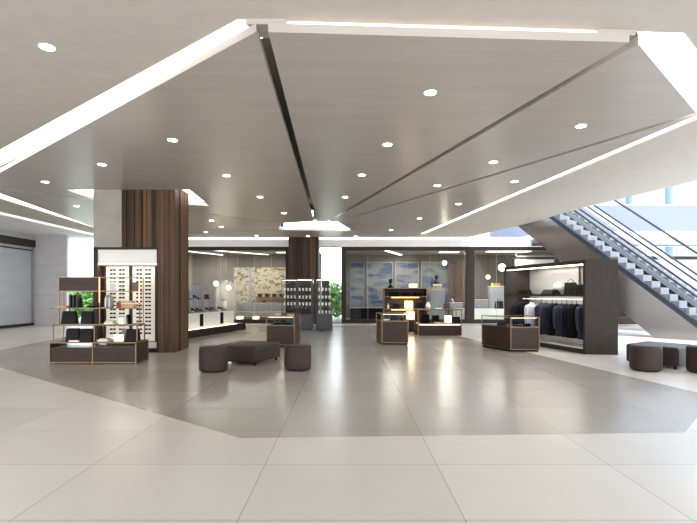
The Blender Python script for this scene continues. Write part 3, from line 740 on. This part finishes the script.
# ---- centre hutch + low table
t = thing('display_hutch','dark open hutch with brass rails before the middle shopfront','shelf',(xa(405.5,18.0),18.0,0))
hw2 = xa(427,18)-xa(405.5,18); dd = .5
MB().box(-hw2,-hw2+.03,0,dd,.0,1.70).build('side_panel', M_wood2, t); MB().box(hw2-.03,hw2,0,dd,.0,1.70).build('side_panel', M_wood2, t)
MB().box(-hw2,hw2,0,dd,1.66,1.70).build('top_board', M_wood2, t)
MB().box(-hw2+.03,hw2-.03,dd-.02,dd,.4,1.66).build('back_panel', M_wood2, t)
for z in (1.34,.86,.42): MB().box(-hw2+.03,hw2-.03,.0,dd-.02,z,z+.025).build('shelf_board', M_wood, t)
MB().box(-hw2+.03,hw2-.03,.02,dd-.02,.0,.40).build('base_cabinet', M_wood2, t)
f = MB(); f.bar((-hw2,-.01,1.68),(hw2,-.01,1.68),.02); f.bar((-hw2,-.01,1.36),(hw2,-.01,1.36),.02); f.bar((-hw2,-.01,.88),(hw2,-.01,.88),.02)
for x in (-hw2,hw2): f.bar((x,-.01,0),(x,-.01,1.7),.02)
f.build('brass_frame', M_brass, t)
for z in (1.325,.85): MB().bar((-hw2+.3,.08,z),(hw2-.3,.08,z),.02).build('led_strip', M_ledw, t)
TY = 16.35
tx0, tx1 = xa(418,TY), xa(461.5,TY); tc_ = (tx0+tx1)/2; tw = (tx1-tx0)/2
t = thing('low_display_table','low wood and brass display table before the dark hutch','table',(tc_,TY,0))
MB().box(-tw+.01,tw-.01,.02,.8,.04,.36).build('base_panel', M_wood, t); MB().box(-tw,tw,.0,.82,.0,.05).build('plinth', M_wood2, t)
MB().box(-tw,tw,0,.82,.40,.42).build('shelf_board', M_wood, t); MB().box(-tw-.15,tw+.05,0,.82,.90,.925).build('table_top', M_wood, t)
MB().bar((-tw+.05,.02,.385),(tw-.05,.02,.385),.03,.02).build('led_strip', M_led, t)
f = MB()
for x in (-tw,tw):
    for y in (0,.82): f.bar((x,y,0),(x,y,.92),.022)
for y in (0,.82): f.bar((-tw,y,.92),(tw,y,.92),.022); f.bar((-tw,y,.41),(tw,y,.41),.018)
f.build('brass_frame', M_brass, t)
area_light('hutch_light', (xa(405.5,18), 18.1, 1.31), (0,0,0), 1.2, .05, 5, (1,.8,.55))
area_light('hutch_light', (xa(405.5,18), 18.1, .84), (0,0,0), 1.2, .05, 5, (1,.8,.55))
cube_lamp('glowing cube lamp on the hutch shelf, upper one', xa(409,18.1),18.22,.887,.30,.30,'glowing cube lamps')
cube_lamp('glowing cube lamp low in the hutch, below the upper lamp', xa(410.5,18.1),18.2,.446,.28,.32,'glowing cube lamps')
cube_lamp('glowing cube lamp on lower shelf of the low table', xa(447.5,16.8),16.75,.422,.22,.27,'glowing cube lamps')
lidbox('gift_box','black box in the top compartment of the hutch, left','box',xa(394,18.2),18.2,1.366,.35,.25,.17,M_blk)
lidbox('gift_box','black box in the top compartment of the hutch, middle','box',xa(406,18.2),18.2,1.366,.3,.25,.14,M_blk)
lidbox('gift_box','black box in the top compartment of the hutch, right','box',xa(418,18.2),18.2,1.366,.3,.25,.16,M_blk)
bag('dark bag on the hutch shelf left of the upper lamp',xa(396,18.2),18.2,.887,.3,.15,.2,M_blk,0,False)
bag('dark bag on the hutch shelf right of the upper lamp',xa(419,18.2),18.2,.887,.3,.15,.22,M_blk,0,False)
t = thing('glass_bottle','small pale bottle at left end of the hutch shelf','bottle',(xa(388,18.1),18.1,.887))
MB().lathe([(.035,0),(.04,.02),(.04,.12),(.015,.15),(.015,.19)],seg=16).build('body', M_china, t, True); MB().lathe([(.018,.19),(.018,.215)],seg=12).build('stopper', M_brass, t)
def vase(label,x,y,z,s=1):
    t = thing('vase',label,'vase',(x,y,z)); MB().lathe([(.05*s,0),(.09*s,.03*s),(.1*s,.1*s),(.07*s,.18*s),(.045*s,.22*s),(.055*s,.25*s),(.045*s,.245*s)],seg=20).build('body', M_china, t, True)
    MB().lathe([(.03*s,.2*s),(.035*s,.262*s),(.01*s,.27*s)],seg=14).build('stopper', M_brass, t)
vase('white lidded jar at left end of the low table top',xa(428,16.7),16.7,.926)
book('lit tan book lying on the low table top',xa(434.5,16.6),xa(441.5,16.6),16.5,16.75,.926,.975,M_tan,None,False)
book('lit tan book lying on the lower shelf of the low table',xa(434,16.6),xa(439.5,16.6),16.45,16.7,.421,.46,M_tan,None,False)
lidbox('gift_box','dark upright box standing on the low table top','box',xa(446.5,16.8),16.8,.926,.2,.12,.2,mat('brown_box',(70,44,36),.5))
lidbox('gift_box','black box at right on the lower shelf of low table','box',xa(456,16.8),16.8,.421,.24,.2,.22,M_blk)
bag('black bag at left on the lower shelf of low table',xa(425,16.7),16.7,.421,.34,.2,.3,M_blk,0,False)
bag('black bag beside the cube lamp on lower shelf of low table',xa(436,16.9),17.0,.421,.3,.15,.26,M_blk,0,False)

# mannequin busts
def bust(label,x,y,z,h=.42,m=M_black):
    t = thing('display_bust',label,'bust',(x,y,z)); k = h/.42
    MB().lathe([(.10*k,0),(.13*k,.02*k),(.12*k,.07*k),(.06*k,.12*k),(.042*k,.15*k),(.04*k,.20*k),(.05*k,.22*k),(.075*k,.26*k),(.085*k,.31*k),(.08*k,.37*k),(.05*k,.41*k),(.01,.42*k)],seg=20,sy=.8).build('body', m, t, True)
    MB().lathe([(.043*k,.15*k),(.05*k,.155*k),(.045*k,.165*k)],seg=16).build('necklace', M_brass, t)
bust('small black display bust standing on top of the hutch',xa(390.5,18.2),18.2,1.701,.36)
t = thing('paper_lantern','small glowing white block lamp on the hutch top','lamp',(xa(413,18.2),18.2,1.701))
MB().box(-.16,.16,-.1,.1,0,.16,.02).build('shade', M_shade, t); MB().box(-.17,.17,-.11,.11,-.0,.01).build('base', M_brass, t)

# ---- tall vitrines
def vitrine(label, x, y, w=.64):
    t = thing('glass_vitrine', label, 'display cabinet', (x,y,0), 0, 'tall glass vitrines by the plank column')
    d = .5
    MB().box(-w/2,w/2,0,d,0,.66,.03).build('base', mat('charcoal_lacquer',(46,44,46),.4), t)
    MB().box(-w/2,w/2,0,d,2.03,2.08).build('top_cap', MC['charcoal_lacquer'], t)
    f = MB()
    for xx in (-w/2+.01,w/2-.01):
        for yy in (.01,d-.01): f.bar((xx,yy,.66),(xx,yy,2.04),.018)
    f.build('frame', MC['charcoal_lacquer'], t)
    MB().box(-w*.18,w*.3,d-.08,d-.05,.66,2.03).build('back_panel', M_dark, t)
    for z in (.98,1.26,1.57): MB().box(-w/2+.02,w/2-.02,.02,d-.1,z,z+.012).build('shelf', M_glassc, t)
    for xx in (-w/2+.003,w/2-.003): MB().box(xx-.003,xx+.003,.02,d-.02,.66,2.03).build('glass_side', M_glassc, t)
    MB().box(-w/2+.02,w/2-.02,-.006,.006,.665,2.025).build('glass_front', M_glassc, t)
    MB().box(-w/2+.04,w/2-.04,.03,.05,2.015,2.03).build('led_strip', M_led, t)
VT = [('left one of the three tall vitrines, half behind the case', xa(290.5,19.6),19.2),('middle one of the three tall vitrines, before plank column', xa(304.8,18.9),18.75),('tall vitrine standing before the bright gap', xa(324.3,18.9),18.7)]
cup0 = None
for vi,(l,x,y) in enumerate(VT):
    vitrine(l,x,y,.66)
    for r,z in enumerate((1.582,1.272,.992,.662)):
        if r == 3 and vi != 2: continue
        for c in range(4):
            xx = x-.21+.14*c
            if cup0 is None:
                cup0 = MB().lathe([(.028,0),(.035,.01),(.04,.1),(.042,.125),(.036,.125),(.03,.02)],seg=14).build('porcelain_cup', M_china, None, True)
                o = cup0
            else: o = cup0.copy(); COL.objects.link(o)
            o.location = (xx, y+.16, z)
            sh = ('top shelf','middle shelf','bottom shelf','base top')[r]
            tag(o, '%s white cup from the left on the %s of the %s' % (ORD1[c], sh, ('left vitrine','middle vitrine','vitrine before the gap')[vi]), 'cup', 'white cups in the tall vitrines')

# ---- shoe plinth on the left
A1, A2 = Vector((-5.25,15.25)), Vector((-4.28,19.35)); uu = (A2-A1).normalized(); nn = Vector((-uu.y, uu.x))
t = thing('shoe_plinth','long white counter on dark step, showing shoes before left shopfront','counter',(A1.x,A1.y,0))
def pl(s,k): v = A1+uu*s+nn*k; return (v.x-A1.x, v.y-A1.y)
LN = (A2-A1).length
MB().prism([pl(0,0),pl(LN,0),pl(LN,1.3),pl(0,1.3)],0,.26).build('step', M_wood2, t)
MB().prism([pl(.1,.25),pl(LN-.55,.25),pl(LN-.55,1.15),pl(.1,1.15)],.26,.80).build('counter', M_ped, t)
for s in (1.1,2.55): MB().prism([pl(s,.235),pl(s+.22,.235),pl(s+.22,.26),pl(s,.26)],.32,.76).build('dark_slot', M_blk, t)
MB().prism([pl(.08,.23),pl(LN-.53,.23),pl(LN-.53,1.17),pl(.08,1.17)],.80,.83).build('top', M_conc, t)
MB().prism([pl(.15,.10),pl(LN-.6,.10),pl(LN-.6,.14),pl(.15,.14)],.26,.275).build('led_strip', M_led, t)
def plw(s,k): v = A1+uu*s+nn*k; return v.x, v.y
for i,(s,k,h,w_) in enumerate(((.3,.85,1.05,.35),(1.15,.85,.75,.35),(1.9,.85,.95,.4),(2.7,.85,.7,.35))):
    x,y = plw(s,k); o = MB().box(-w_/2,w_/2,-.02,.02,0,h).build('display_screen', M_gpanel); o.location = (x,y,.83)
    tag(o,'%s grey upright panel from the near end of the shoe counter' % ORD1[i],'panel','grey panels on the shoe counter')
def shoe(label,x,y,z,m,rot=0,heel=.05,s=1,group=None):
    t = thing('shoe',label,'shoe',(x,y,z),rot,group)
    st = [(-.13,.03,.035+heel,.02+heel),(-.10,.036,.06+heel,heel),(-.04,.034,.05+heel*.7,heel*.6),(.02,.038,.035+heel*.2,.004),(.08,.042,.028,.0),(.12,.03,.02,.002),(.14,.01,.012,.004)]
    MB().loft([[(px*s, w*s*math.cos(q), (zb+(zt-zb)*(.5+.5*math.sin(q)))*s) for q in [2*PI*k/12 for k in range(12)]] for px,w,zt,zb in st]).build('upper', m, t, True)
    MB().tube([(-.112*s,0,heel*s+.005),(-.105*s,0,0)], [.02*s,.010*s], 8).build('heel', M_black, t)
    return t
for i,(s,m,dz) in enumerate(((.5,M_black,0),(.75,M_tan,0),(1.05,M_black,0),(1.35,M_black,0),(1.7,M_tan,0),(2.0,M_black,0),(2.35,M_black,0),(2.9,M_black,0),(3.2,M_tan,0))):
    x,y = plw(s,.40); shoe('%s heeled shoe from the near end, standing on the shoe counter' % ORD1[i],x,y,.831,m,.3,.07,1.15,'shoes standing on the counter')
# raised stands with shoes/bags
for i,(s,hh) in enumerate(((.35,.62),(.95,.42),(1.55,.42),(2.2,.42))):
    x,y = plw(s,.62); t = thing('shoe_stand','%s slim raised stand from the near end of the shoe counter' % ORD1[i],'stand',(x,y,.83),0,'raised stands on the shoe counter')
    MB().tube([(0,0,0),(0,0,hh)],.01,8).build('stem', M_chrome, t); MB().box(-.16,.16,-.08,.08,hh,hh+.012).build('plate', M_chrome, t); MB().box(-.08,.08,-.06,.06,0,.01).build('foot', M_chrome, t)
    if i in (0,): bag('small dark bag raised on the nearest stand of shoe counter',x,y,.83+hh+.013,.24,.14,.2,M_blk,0,False)
    elif i == 3: bag('small dark red round bag on the farthest stand of shoe counter',x,y,.83+hh+.013,.2,.1,.18,mat('oxblood_leather',(84,30,34),.4),0,False,.6)
    else: shoe('dark heeled shoe on the %s raised stand of shoe counter' % ORD1[i],x,y,.83+hh+.013,M_black,.2,.09,1.2)
x,y = plw(3.45,.55); t = thing('pitcher','white cylindrical vase near the far end of the shoe counter','vase',(x,y,.83))
MB().lathe([(.09,0),(.1,.02),(.1,.34),(.08,.38),(.075,.38),(.07,.3)],seg=20).build('body', M_china, t, True); MB().lathe([(.078,.37),(.09,.39),(.078,.4)],seg=20).build('rim', M_brass, t)

# ================================================================ INSIDE THE LEFT SHOP
Yw = SB-.02
tag(MB().box(xa(234,Yw),xa(288,Yw),Yw-.04,Yw,.35,3.0).build('wall_panel', cloud_mat('blossom_wallpaper', [(0.0,(84,74,62)),(.41,(112,98,80)),(.46,(180,168,146)),(1,(196,186,166))], (4.2,1,6.5), 4)), 'beige wall panel with dark blossom pattern in left shop', 'wall panel')
t = thing('wall_post','dark vertical strip dividing the beige patterned panel','panel',(xa(250.5,Yw),Yw-.06,.0)); MB().box(-.08,.08,-.03,.015,0,3.0).build('strip', M_gpanel, t); MB().box(-.1,.1,-.04,.015,0,.1).build('foot', M_blk, t)
t = thing('arched_screen','dark arched screen beside two lamps inside the left shop','screen',(xa(226,25.3),25.3,0))
pts = [(-.55,0),(.55,0)]+[(.55*math.cos(q),1.5+.7*math.sin(q)) for q in [PI*k/12 for k in range(13)]]
mb = MB(); va = [mb.bm.verts.new((p[0],-.03,p[1])) for p in pts]; vb = [mb.bm.verts.new((p[0],.03,p[1])) for p in pts]
mb.bm.faces.new(va); mb.bm.faces.new(vb[::-1])
for i in range(len(pts)): mb.bm.faces.new((va[i],va[(i+1)%len(pts)],vb[(i+1)%len(pts)],vb[i]))
bmesh.ops.recalc_face_normals(mb.bm, faces=mb.bm.faces); mb.build('panel', M_grey, t); MB().box(-.6,.6,-.1,.1,0,.04).build('foot', M_wood2, t)
def globe(label,x,y,z,r,top):
    t = thing('pendant_lamp',label,'lamp',(x,y,z)); 
    MB().lathe([(r*math.sin(q)+.001,-r*math.cos(q)) for q in [PI*i/12 for i in range(13)]],seg=20).build('globe', mat('lit_globe',(255,240,214),.4,emit=3,ecol=(255,232,196)), t, True)
    MB().tube([(0,0,r),(0,0,top-z)],.008,6).build('cord', M_black, t)
    l = bpy.data.lights.new('globe_glow','POINT'); l.energy = 14; l.color=(1,.88,.7); l.shadow_soft_size = r
    o = bpy.data.objects.new('globe_glow', l); COL.objects.link(o); o.location = (x,y,z-r-.15)
globe('left glowing globe beside the arched screen in left shop',xa(216,24.6),24.6,za(283.5,24.6),.13,3.74)
globe('right glowing globe before the arched screen in left shop',xa(228.5,24.4),24.4,za(287.5,24.4),.12,3.74)
t = thing('sofa','long low grey sofa beneath the patterned wall in left shop','sofa',(xa(262,26.35),26.35,0))
MB().box(-1.7,1.7,-.45,.45,.12,.45,.05).build('seat', M_grey, t); MB().box(-1.7,1.7,.25,.5,.40,.95,.05).build('backrest', M_grey, t)
for s in (-1,1): MB().box(s*1.8-.12,s*1.8+.12,-.45,.5,.12,.65,.05).build('armrest', M_grey, t)
for a_ in (-1,1):
    for b_ in (-1,1): MB().box(a_*1.6-.03,a_*1.6+.03,b_*.38-.03,b_*.38+.03,0,.13).build('leg', M_black, t)
for i,p in enumerate((240,256)):
    x = xa(p,24.3); cube_lamp('%s low glowing block on the floor behind left shop glass' % ('left','right')[i], x,24.3,.0,.3,.28,'glowing cube lamps')
t = thing('hanging_shelf','brass shelf with objects before the patterned wall, left shop','shelf',(xa(274,26.8),27.0,1.25)); MB().box(-1.1,1.1,-.2,.2,0,.03).build('board', M_brass, t); MB().box(-1.1,1.1,.18,.28,-.2,.0).build('bracket', M_brass, t)
for i in range(5): 
    vz = lidbox('gift_box','%s dark box from the left on the brass shelf, left shop' % ORD1[i],'box',xa(274,26.8)-.85+i*.42,27.0,1.281,.24,.16,.18,M_wood2,None,'boxes on the brass shelf')
# linear ceiling lights in the shops
def linlight(label,a,b,z,w=.12,e=40):
    a,b = Vector(a),Vector(b); m_ = (a+b)/2; ang_ = math.atan2((b-a).y,(b-a).x); L_ = (b-a).length
    t = thing('linear_light',label,'light',(m_.x,m_.y,z),ang_,'linear lights on the shop ceilings')
    MB().box(-L_/2,L_/2,-w/2,w/2,-.02,0).build('diffuser', M_cove, t); MB().box(-L_/2-.02,L_/2+.02,-w/2-.02,w/2+.02,0,.03).build('housing', M_ped, t)
    area_light('linear_light_glow',(m_.x,m_.y,z-.03),(0,0,ang_),L_,w,e*1.3,(1,.95,.88))
linlight('diagonal light strip on the left shop ceiling, leftmost',(-8.8,23.6),(-7.3,26.9),3.70)
linlight('diagonal light strip on the left shop ceiling, middle',(-7.2,23.6),(-4.6,26.6),3.70)
linlight('short light strip at right of the left shop ceiling',(-3.9,25.2),(-2.0,25.2),3.70,.25)
linlight('diagonal light strip on the middle shop ceiling',(1.9,23.9),(3.0,26.8),3.70,.22)
linlight('broad light panel on middle shop ceiling near its right jamb',(4.9,25.0),(5.9,25.0),3.70,.5)
linlight('long light panel on the right shop ceiling',(7.3,24.6),(9.6,24.6),3.70,.4)
# ================================================================ INSIDE THE MIDDLE SHOP
Yp = SB-.03
blues = [(0.0,(24,38,66)),(.40,(46,66,100)),(.48,(84,96,112)),(.58,(122,122,120)),(1,(84,78,74))]
for i,(p0,p1,l) in enumerate(((350,364,'narrow dark grey-blue picture at left end of middle shop'),(366.5,393,'large framed cloudy blue abstract picture in middle shop'),(395,418.5,'second framed blue abstract picture, behind the hutch'),(421,449,'third framed blue abstract picture, near the wood panel'))):
    x0,x1 = xa(p0,Yp),xa(p1,Yp); cx_ = (x0+x1)/2; w_ = (x1-x0)/2
    t = thing('framed_picture',l,'picture',(cx_,Yp,za(314,Yp)),0,'abstract pictures in the middle shop'); h_ = za(262,Yp)-za(314,Yp)
    f = MB(); f.box(-w_,-w_+.04,-.06,0,0,h_); f.box(w_-.04,w_,-.06,0,0,h_); f.box(-w_,w_,-.06,0,0,.04); f.box(-w_,w_,-.06,0,h_-.04,h_); f.build('frame', M_conc if i else M_grey, t)
    MB().box(-w_+.04,w_-.04,-.04,-.01,.04,h_-.04).build('canvas', cloud_mat('blue_cloud_paint_%d' % i, blues, (.7,1,2.6), i*3.1+1), t)
t = thing('wood_wall_panel','slatted brown wood panel at right inside the middle shop','wall panel',(xa(457,26.6),26.6,0)); 
mb = MB(); 
for i in range(9): mb.box(-.46+i*.1,-.46+i*.1+.085,-.05-.02*(i%3),0,.1,3.3)
mb.build('slats', M_slat, t); MB().box(-.48,.48,0,.05,0,3.3).build('backing', M_wood2, t)
def pedestal(label,p0,p1,ptop,y,m=M_gpanel,d=.4):
    x0,x1 = xa(p0,y),xa(p1,y); z = za(ptop,y); t = thing('pedestal',label,'pedestal',((x0+x1)/2,y,0),0,'grey pedestals behind the glass'); w = (x1-x0)/2
    MB().box(-w,w,0,d,0,z-.02).build('body', m, t); MB().box(-w-.01,w+.01,-.01,d+.01,z-.02,z).build('top', M_ped, t); return (x0+x1)/2, y+d/2, z
x,y,z = pedestal('tall grey pedestal carrying the tan box and bust, middle shop',431.5,445,289,24.3)
lidbox('gift_box','tan box on the tall pedestal in middle shop, under the bust','box',x,y,z,.42,.3,.26,M_tan,M_paper); bust('black display bust on the tan box in middle shop',x-.05,y,z+.261,.5)
x,y,z = pedestal('low grey pedestal with a pair of shoes in middle shop',451,463,302.5,24.2)
for i,dx in enumerate((-.18,.12)): shoe('%s pale shoe on the low pedestal in middle shop' % ('left','right')[i],x+dx,y,z,M_china if i==0 else M_red,1.2,.09,1.3)
t = thing('counter','long dark counter along the pictures in middle shop','counter',(xa(379,25.9),25.9,0)); MB().box(-1.6,1.6,0,.5,0,.66).build('body', M_blk, t); MB().box(-1.62,1.62,-.02,.52,.66,.70).build('top', M_gpanel, t)
t = thing('counter','white lit counter at the far right of the middle shop','counter',(xa(461,23.6),23.6,0)); MB().box(-.3,.3,0,.4,0,.7).build('body', M_ped, t); MB().box(-.32,.32,-.02,.42,.7,.73).build('top', M_ped, t)
globe('small glowing globe near the wood panel in middle shop',xa(444.5,24.0),24.0,za(263,24.0),.12,3.74)
# ================================================================ INSIDE THE RIGHT SHOP
x,y,z = pedestal('grey pedestal with the red shoes in right shop',474,488,299.5,24.4)
for i,dx in enumerate((-.12,.14)): shoe('%s red shoe on the pedestal in right shop' % ('left','right')[i],x+dx,y,z,mat('red_leather',(170,60,48),.4),1.3,.09,1.3)
x,y,z = pedestal('tall dark grey pedestal behind the red shoes, right shop',490,504,286,25.2)
lidbox('gift_box','mustard box on the tall pedestal in right shop','box',x,y,z,.4,.25,.16,mat('mustard_card',(168,140,60),.5))
t = thing('counter','white lit counter just behind the right shop glass','counter',(xa(492,23.4),23.4,0)); MB().box(-.95,.95,0,.5,0,.66).build('body', M_ped, t); MB().box(-.97,.97,-.02,.52,.66,.70).build('top', M_ped, t)
bag('black tote bag on the white counter in right shop',xa(499,23.6),23.62,.701,.42,.16,.38,M_black,0,True,.95)
globe('glowing globe hanging in the right shop',xa(502,24.0),24.0,za(267.5,24.0),.19,3.74)
globe('second glowing globe in right shop, left and beyond',xa(488,25.5),25.5,za(277,25.5),.11,3.74)

# ================================================================ ESCALATORS
E0 = Vector((10.2,15.5)); ed = Vector((-math.cos(math.radians(50)), math.sin(math.radians(50)))); en = Vector((.766,.643))
SL = .85
def E(tt, w, z): v = E0+ed*tt+en*w; return Vector((v.x, v.y, z))
def quadprism(mb, tz, w0, w1):
    """tz: polygon in the (t, z) plane, extruded between w0 and w1"""
    va = [mb.bm.verts.new(E(a,w0,b)-Vector((E0.x,E0.y,0))) for a,b in tz]; vb = [mb.bm.verts.new(E(a,w1,b)-Vector((E0.x,E0.y,0))) for a,b in tz]
    fs = [mb.bm.faces.new(va), mb.bm.faces.new(vb[::-1])]; n = len(tz)
    for i in range(n): fs.append(mb.bm.faces.new((va[i],va[(i+1)%n],vb[(i+1)%n],vb[i])))
    bmesh.ops.recalc_face_normals(mb.bm, faces=fs); return mb
zt_ = lambda a: 1.45+SL*a
def escalator(label, w, wid, glass0=True):
    t = thing('escalator', label, 'escalator', (E0.x,E0.y,0), 0, 'parallel escalators on the right')
    T1 = 5.6; tb = -1.45; lo = -3.4
    zl = zt_(tb)
    for nm,(w0,w1) in (('side_cladding',(w,w+.04)),('side_cladding',(w+wid-.04,w+wid))):
        quadprism(MB(), [(lo,0),(0,0),(T1,SL*1.02*T1),(T1,zt_(T1)-.06),(tb,zl-.06),(lo,zl-.06)], w0, w1).build(nm, M_clad, t)
    quadprism(MB(), [(0.02,0),(T1,SL*1.02*T1-.02),(T1,SL*1.02*T1+.03),(0.02,.05)], w+.04, w+wid-.04).build('soffit', M_clad, t)
    for w0 in (w-.03, w+wid-.07):
        quadprism(MB(), [(lo,zl-.06),(tb,zl-.06),(T1,zt_(T1)-.06),(T1,zt_(T1)+.10),(tb-.05,zl+.10),(lo,zl+.10)], w0, w0+.10).build('skirt_rail', M_string if w0 < 0 else M_step, t)
    # steps
    mb = MB(); k = 0; a = tb
    while a < T1-.4:
        z = zt_(a)+.24
        quadprism(mb, [(a,z-.6),(a+.26,z-.6+.221),(a+.26,z+.12),(a,z+.12),], w+.1, w+wid-.1); a += .26
    quadprism(mb, [(lo,zl-.2),(tb,zl-.2),(tb,zl+.12),(lo,zl+.12)], w+.1, w+wid-.1)
    mb.build('steps', M_step, t)
    for w0 in (w+.02, w+wid-.03):
        a = tb; j = 0
        while a < T1-.1:
            b = min(a+1.55, T1)
            quadprism(MB(), [(a+.01,zt_(a)+.08),(b-.01,zt_(b)+.08),(b-.01,zt_(b)+.88),(a+.01,zt_(a)+.88)], w0, w0+.012).build('glass_panel', M_glassc, t); a = b
        quadprism(MB(), [(lo+.3,zl+.08),(tb,zl+.08),(tb,zl+.88),(lo+.3,zl+.88)], w0, w0+.012).build('glass_panel', M_glassc, t)
        pts = [E(lo+.1,w0,zl+.3),E(lo,w0,zl+.6),E(lo+.1,w0,zl+.85),E(lo+.4,w0,zl+.92),E(tb,w0,zl+.92)]+[E(q,w0,zt_(q)+.92) for q in (0,2,4,T1)]
        MB().tube([p-Vector((E0.x,E0.y,0)) for p in pts], .036, 8).build('handrail', M_rub, t)
    return t
escalator('near escalator rising to the left behind the right ottomans', 0, 1.05)
escalator('far escalator rising to the left, second behind the near one', 2.75, 1.5)
# glazed guard beyond the escalators
t = thing('stair_balustrade','glass guard with dark sloping handrail beyond the far escalator','railing',(E0.x,E0.y,0))
for a in (-2,-.4,1.2,2.8,4.2): quadprism(MB(), [(a+.01,zt_(a)+.6),(a+1.58,zt_(a+1.58)+.6),(a+1.58,zt_(a+1.58)+1.55),(a+.01,zt_(a)+1.55)], 5.4, 5.412).build('glass_panel', M_glassc, t)
quadprism(MB(), [(-3,zt_(-3)+.3),(5.6,zt_(5.6)+.3),(5.6,zt_(5.6)+.62),(-3,zt_(-3)+.62)], 5.3, 5.5).build('stringer', M_ped, t)
MB().tube([E(q,5.4,zt_(q)+1.6)-Vector((E0.x,E0.y,0)) for q in (-3,0,3,5.6)], .045, 8).build('handrail', M_rub, t)

# right back zone
struct('wall_back', MB().box(9.0, 26, 25.0, 25.2, 0, 3.3), mat('cool_grey_wall',(190,190,196),.6))
struct('ceiling', MB().box(8.9, 26, 21.5, 26, 4.1, 4.35), M_white)
struct('trim_6', MB().box(9.0, 26, 25.0, 25.2, 3.3, 3.45), M_wood)
window('window_3', 9.0, 26, 25.05, 3.45, 4.1, .06, M_gpanel)
UB = 24.5
struct('wall_back', MB().box(7.5, 26, UB, UB+.2, 4.35, za(205.5,UB)), mat('cool_white_wall',(104,108,124),.7))
o = window('window_4', 7.5, 26, UB, za(205.5,UB), za(205.5,UB)+3, .06, M_gpanel)
struct('wall_right', MB().box(17.0, 17.2, 4, 25, 0, .3), M_lwall)
for i in range(7):
    pass
# city blocks beyond the upper window
random.seed(5)
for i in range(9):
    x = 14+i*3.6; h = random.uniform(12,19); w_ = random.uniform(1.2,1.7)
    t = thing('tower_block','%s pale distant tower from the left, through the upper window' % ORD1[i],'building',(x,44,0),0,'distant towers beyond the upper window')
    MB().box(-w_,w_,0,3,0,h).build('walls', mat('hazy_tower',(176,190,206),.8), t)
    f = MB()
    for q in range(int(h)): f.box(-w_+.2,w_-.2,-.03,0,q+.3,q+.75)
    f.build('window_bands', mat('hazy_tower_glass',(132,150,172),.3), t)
# blurred display things beneath the escalators on the far side
t = thing('sofa','dark low sofa far behind beneath the escalators','sofa',(12.5,21.5,0))
MB().box(-1.2,1.2,-.4,.4,.08,.42,.05).build('seat', M_leather, t); MB().box(-1.2,1.2,.25,.5,.4,.85,.05).build('backrest', M_leather, t)

# ================================================================ LIGHT AND CAMERA
w = bpy.data.worlds.new('World'); sc.world = w; w.use_nodes = True; nt = w.node_tree
bg = nt.nodes['Background']; tc = nt.nodes.new('ShaderNodeTexCoord'); sp = nt.nodes.new('ShaderNodeSeparateXYZ'); cr = nt.nodes.new('ShaderNodeValToRGB')
cr.color_ramp.elements[0].position = .0; cr.color_ramp.elements[0].color = (.95,.97,1,1)
cr.color_ramp.elements[1].position = .8; cr.color_ramp.elements[1].color = (.62,.78,1,1)
nt.links.new(tc.outputs['Generated'], sp.inputs[0]); nt.links.new(sp.outputs[2], cr.inputs[0]); nt.links.new(cr.outputs[0], bg.inputs[0]); bg.inputs[1].default_value = 3.1
s = bpy.data.lights.new('sun','SUN'); s.energy = 2.2; s.angle = math.radians(2); s.color = (1,.96,.9)
o = bpy.data.objects.new('sun', s); COL.objects.link(o); o.rotation_euler = Vector((-.1,.45,-.9)).to_track_quat('-Z','Y').to_euler()
cam = bpy.data.cameras.new('camera'); co = bpy.data.objects.new('camera', cam); COL.objects.link(co); sc.camera = co
cam.sensor_width = 36; cam.lens = 36*F0/697; co.location = (0,0,EYE); co.rotation_euler = (PI/2,0,0)
cam.shift_y = (HOR-261.5)/697; cam.shift_x = 0; cam.clip_end = 300
vs = sc.view_settings; vs.view_transform = 'Standard'; vs.look = 'None'; vs.exposure = .92; vs.gamma = 1; vs.use_curve_mapping = False
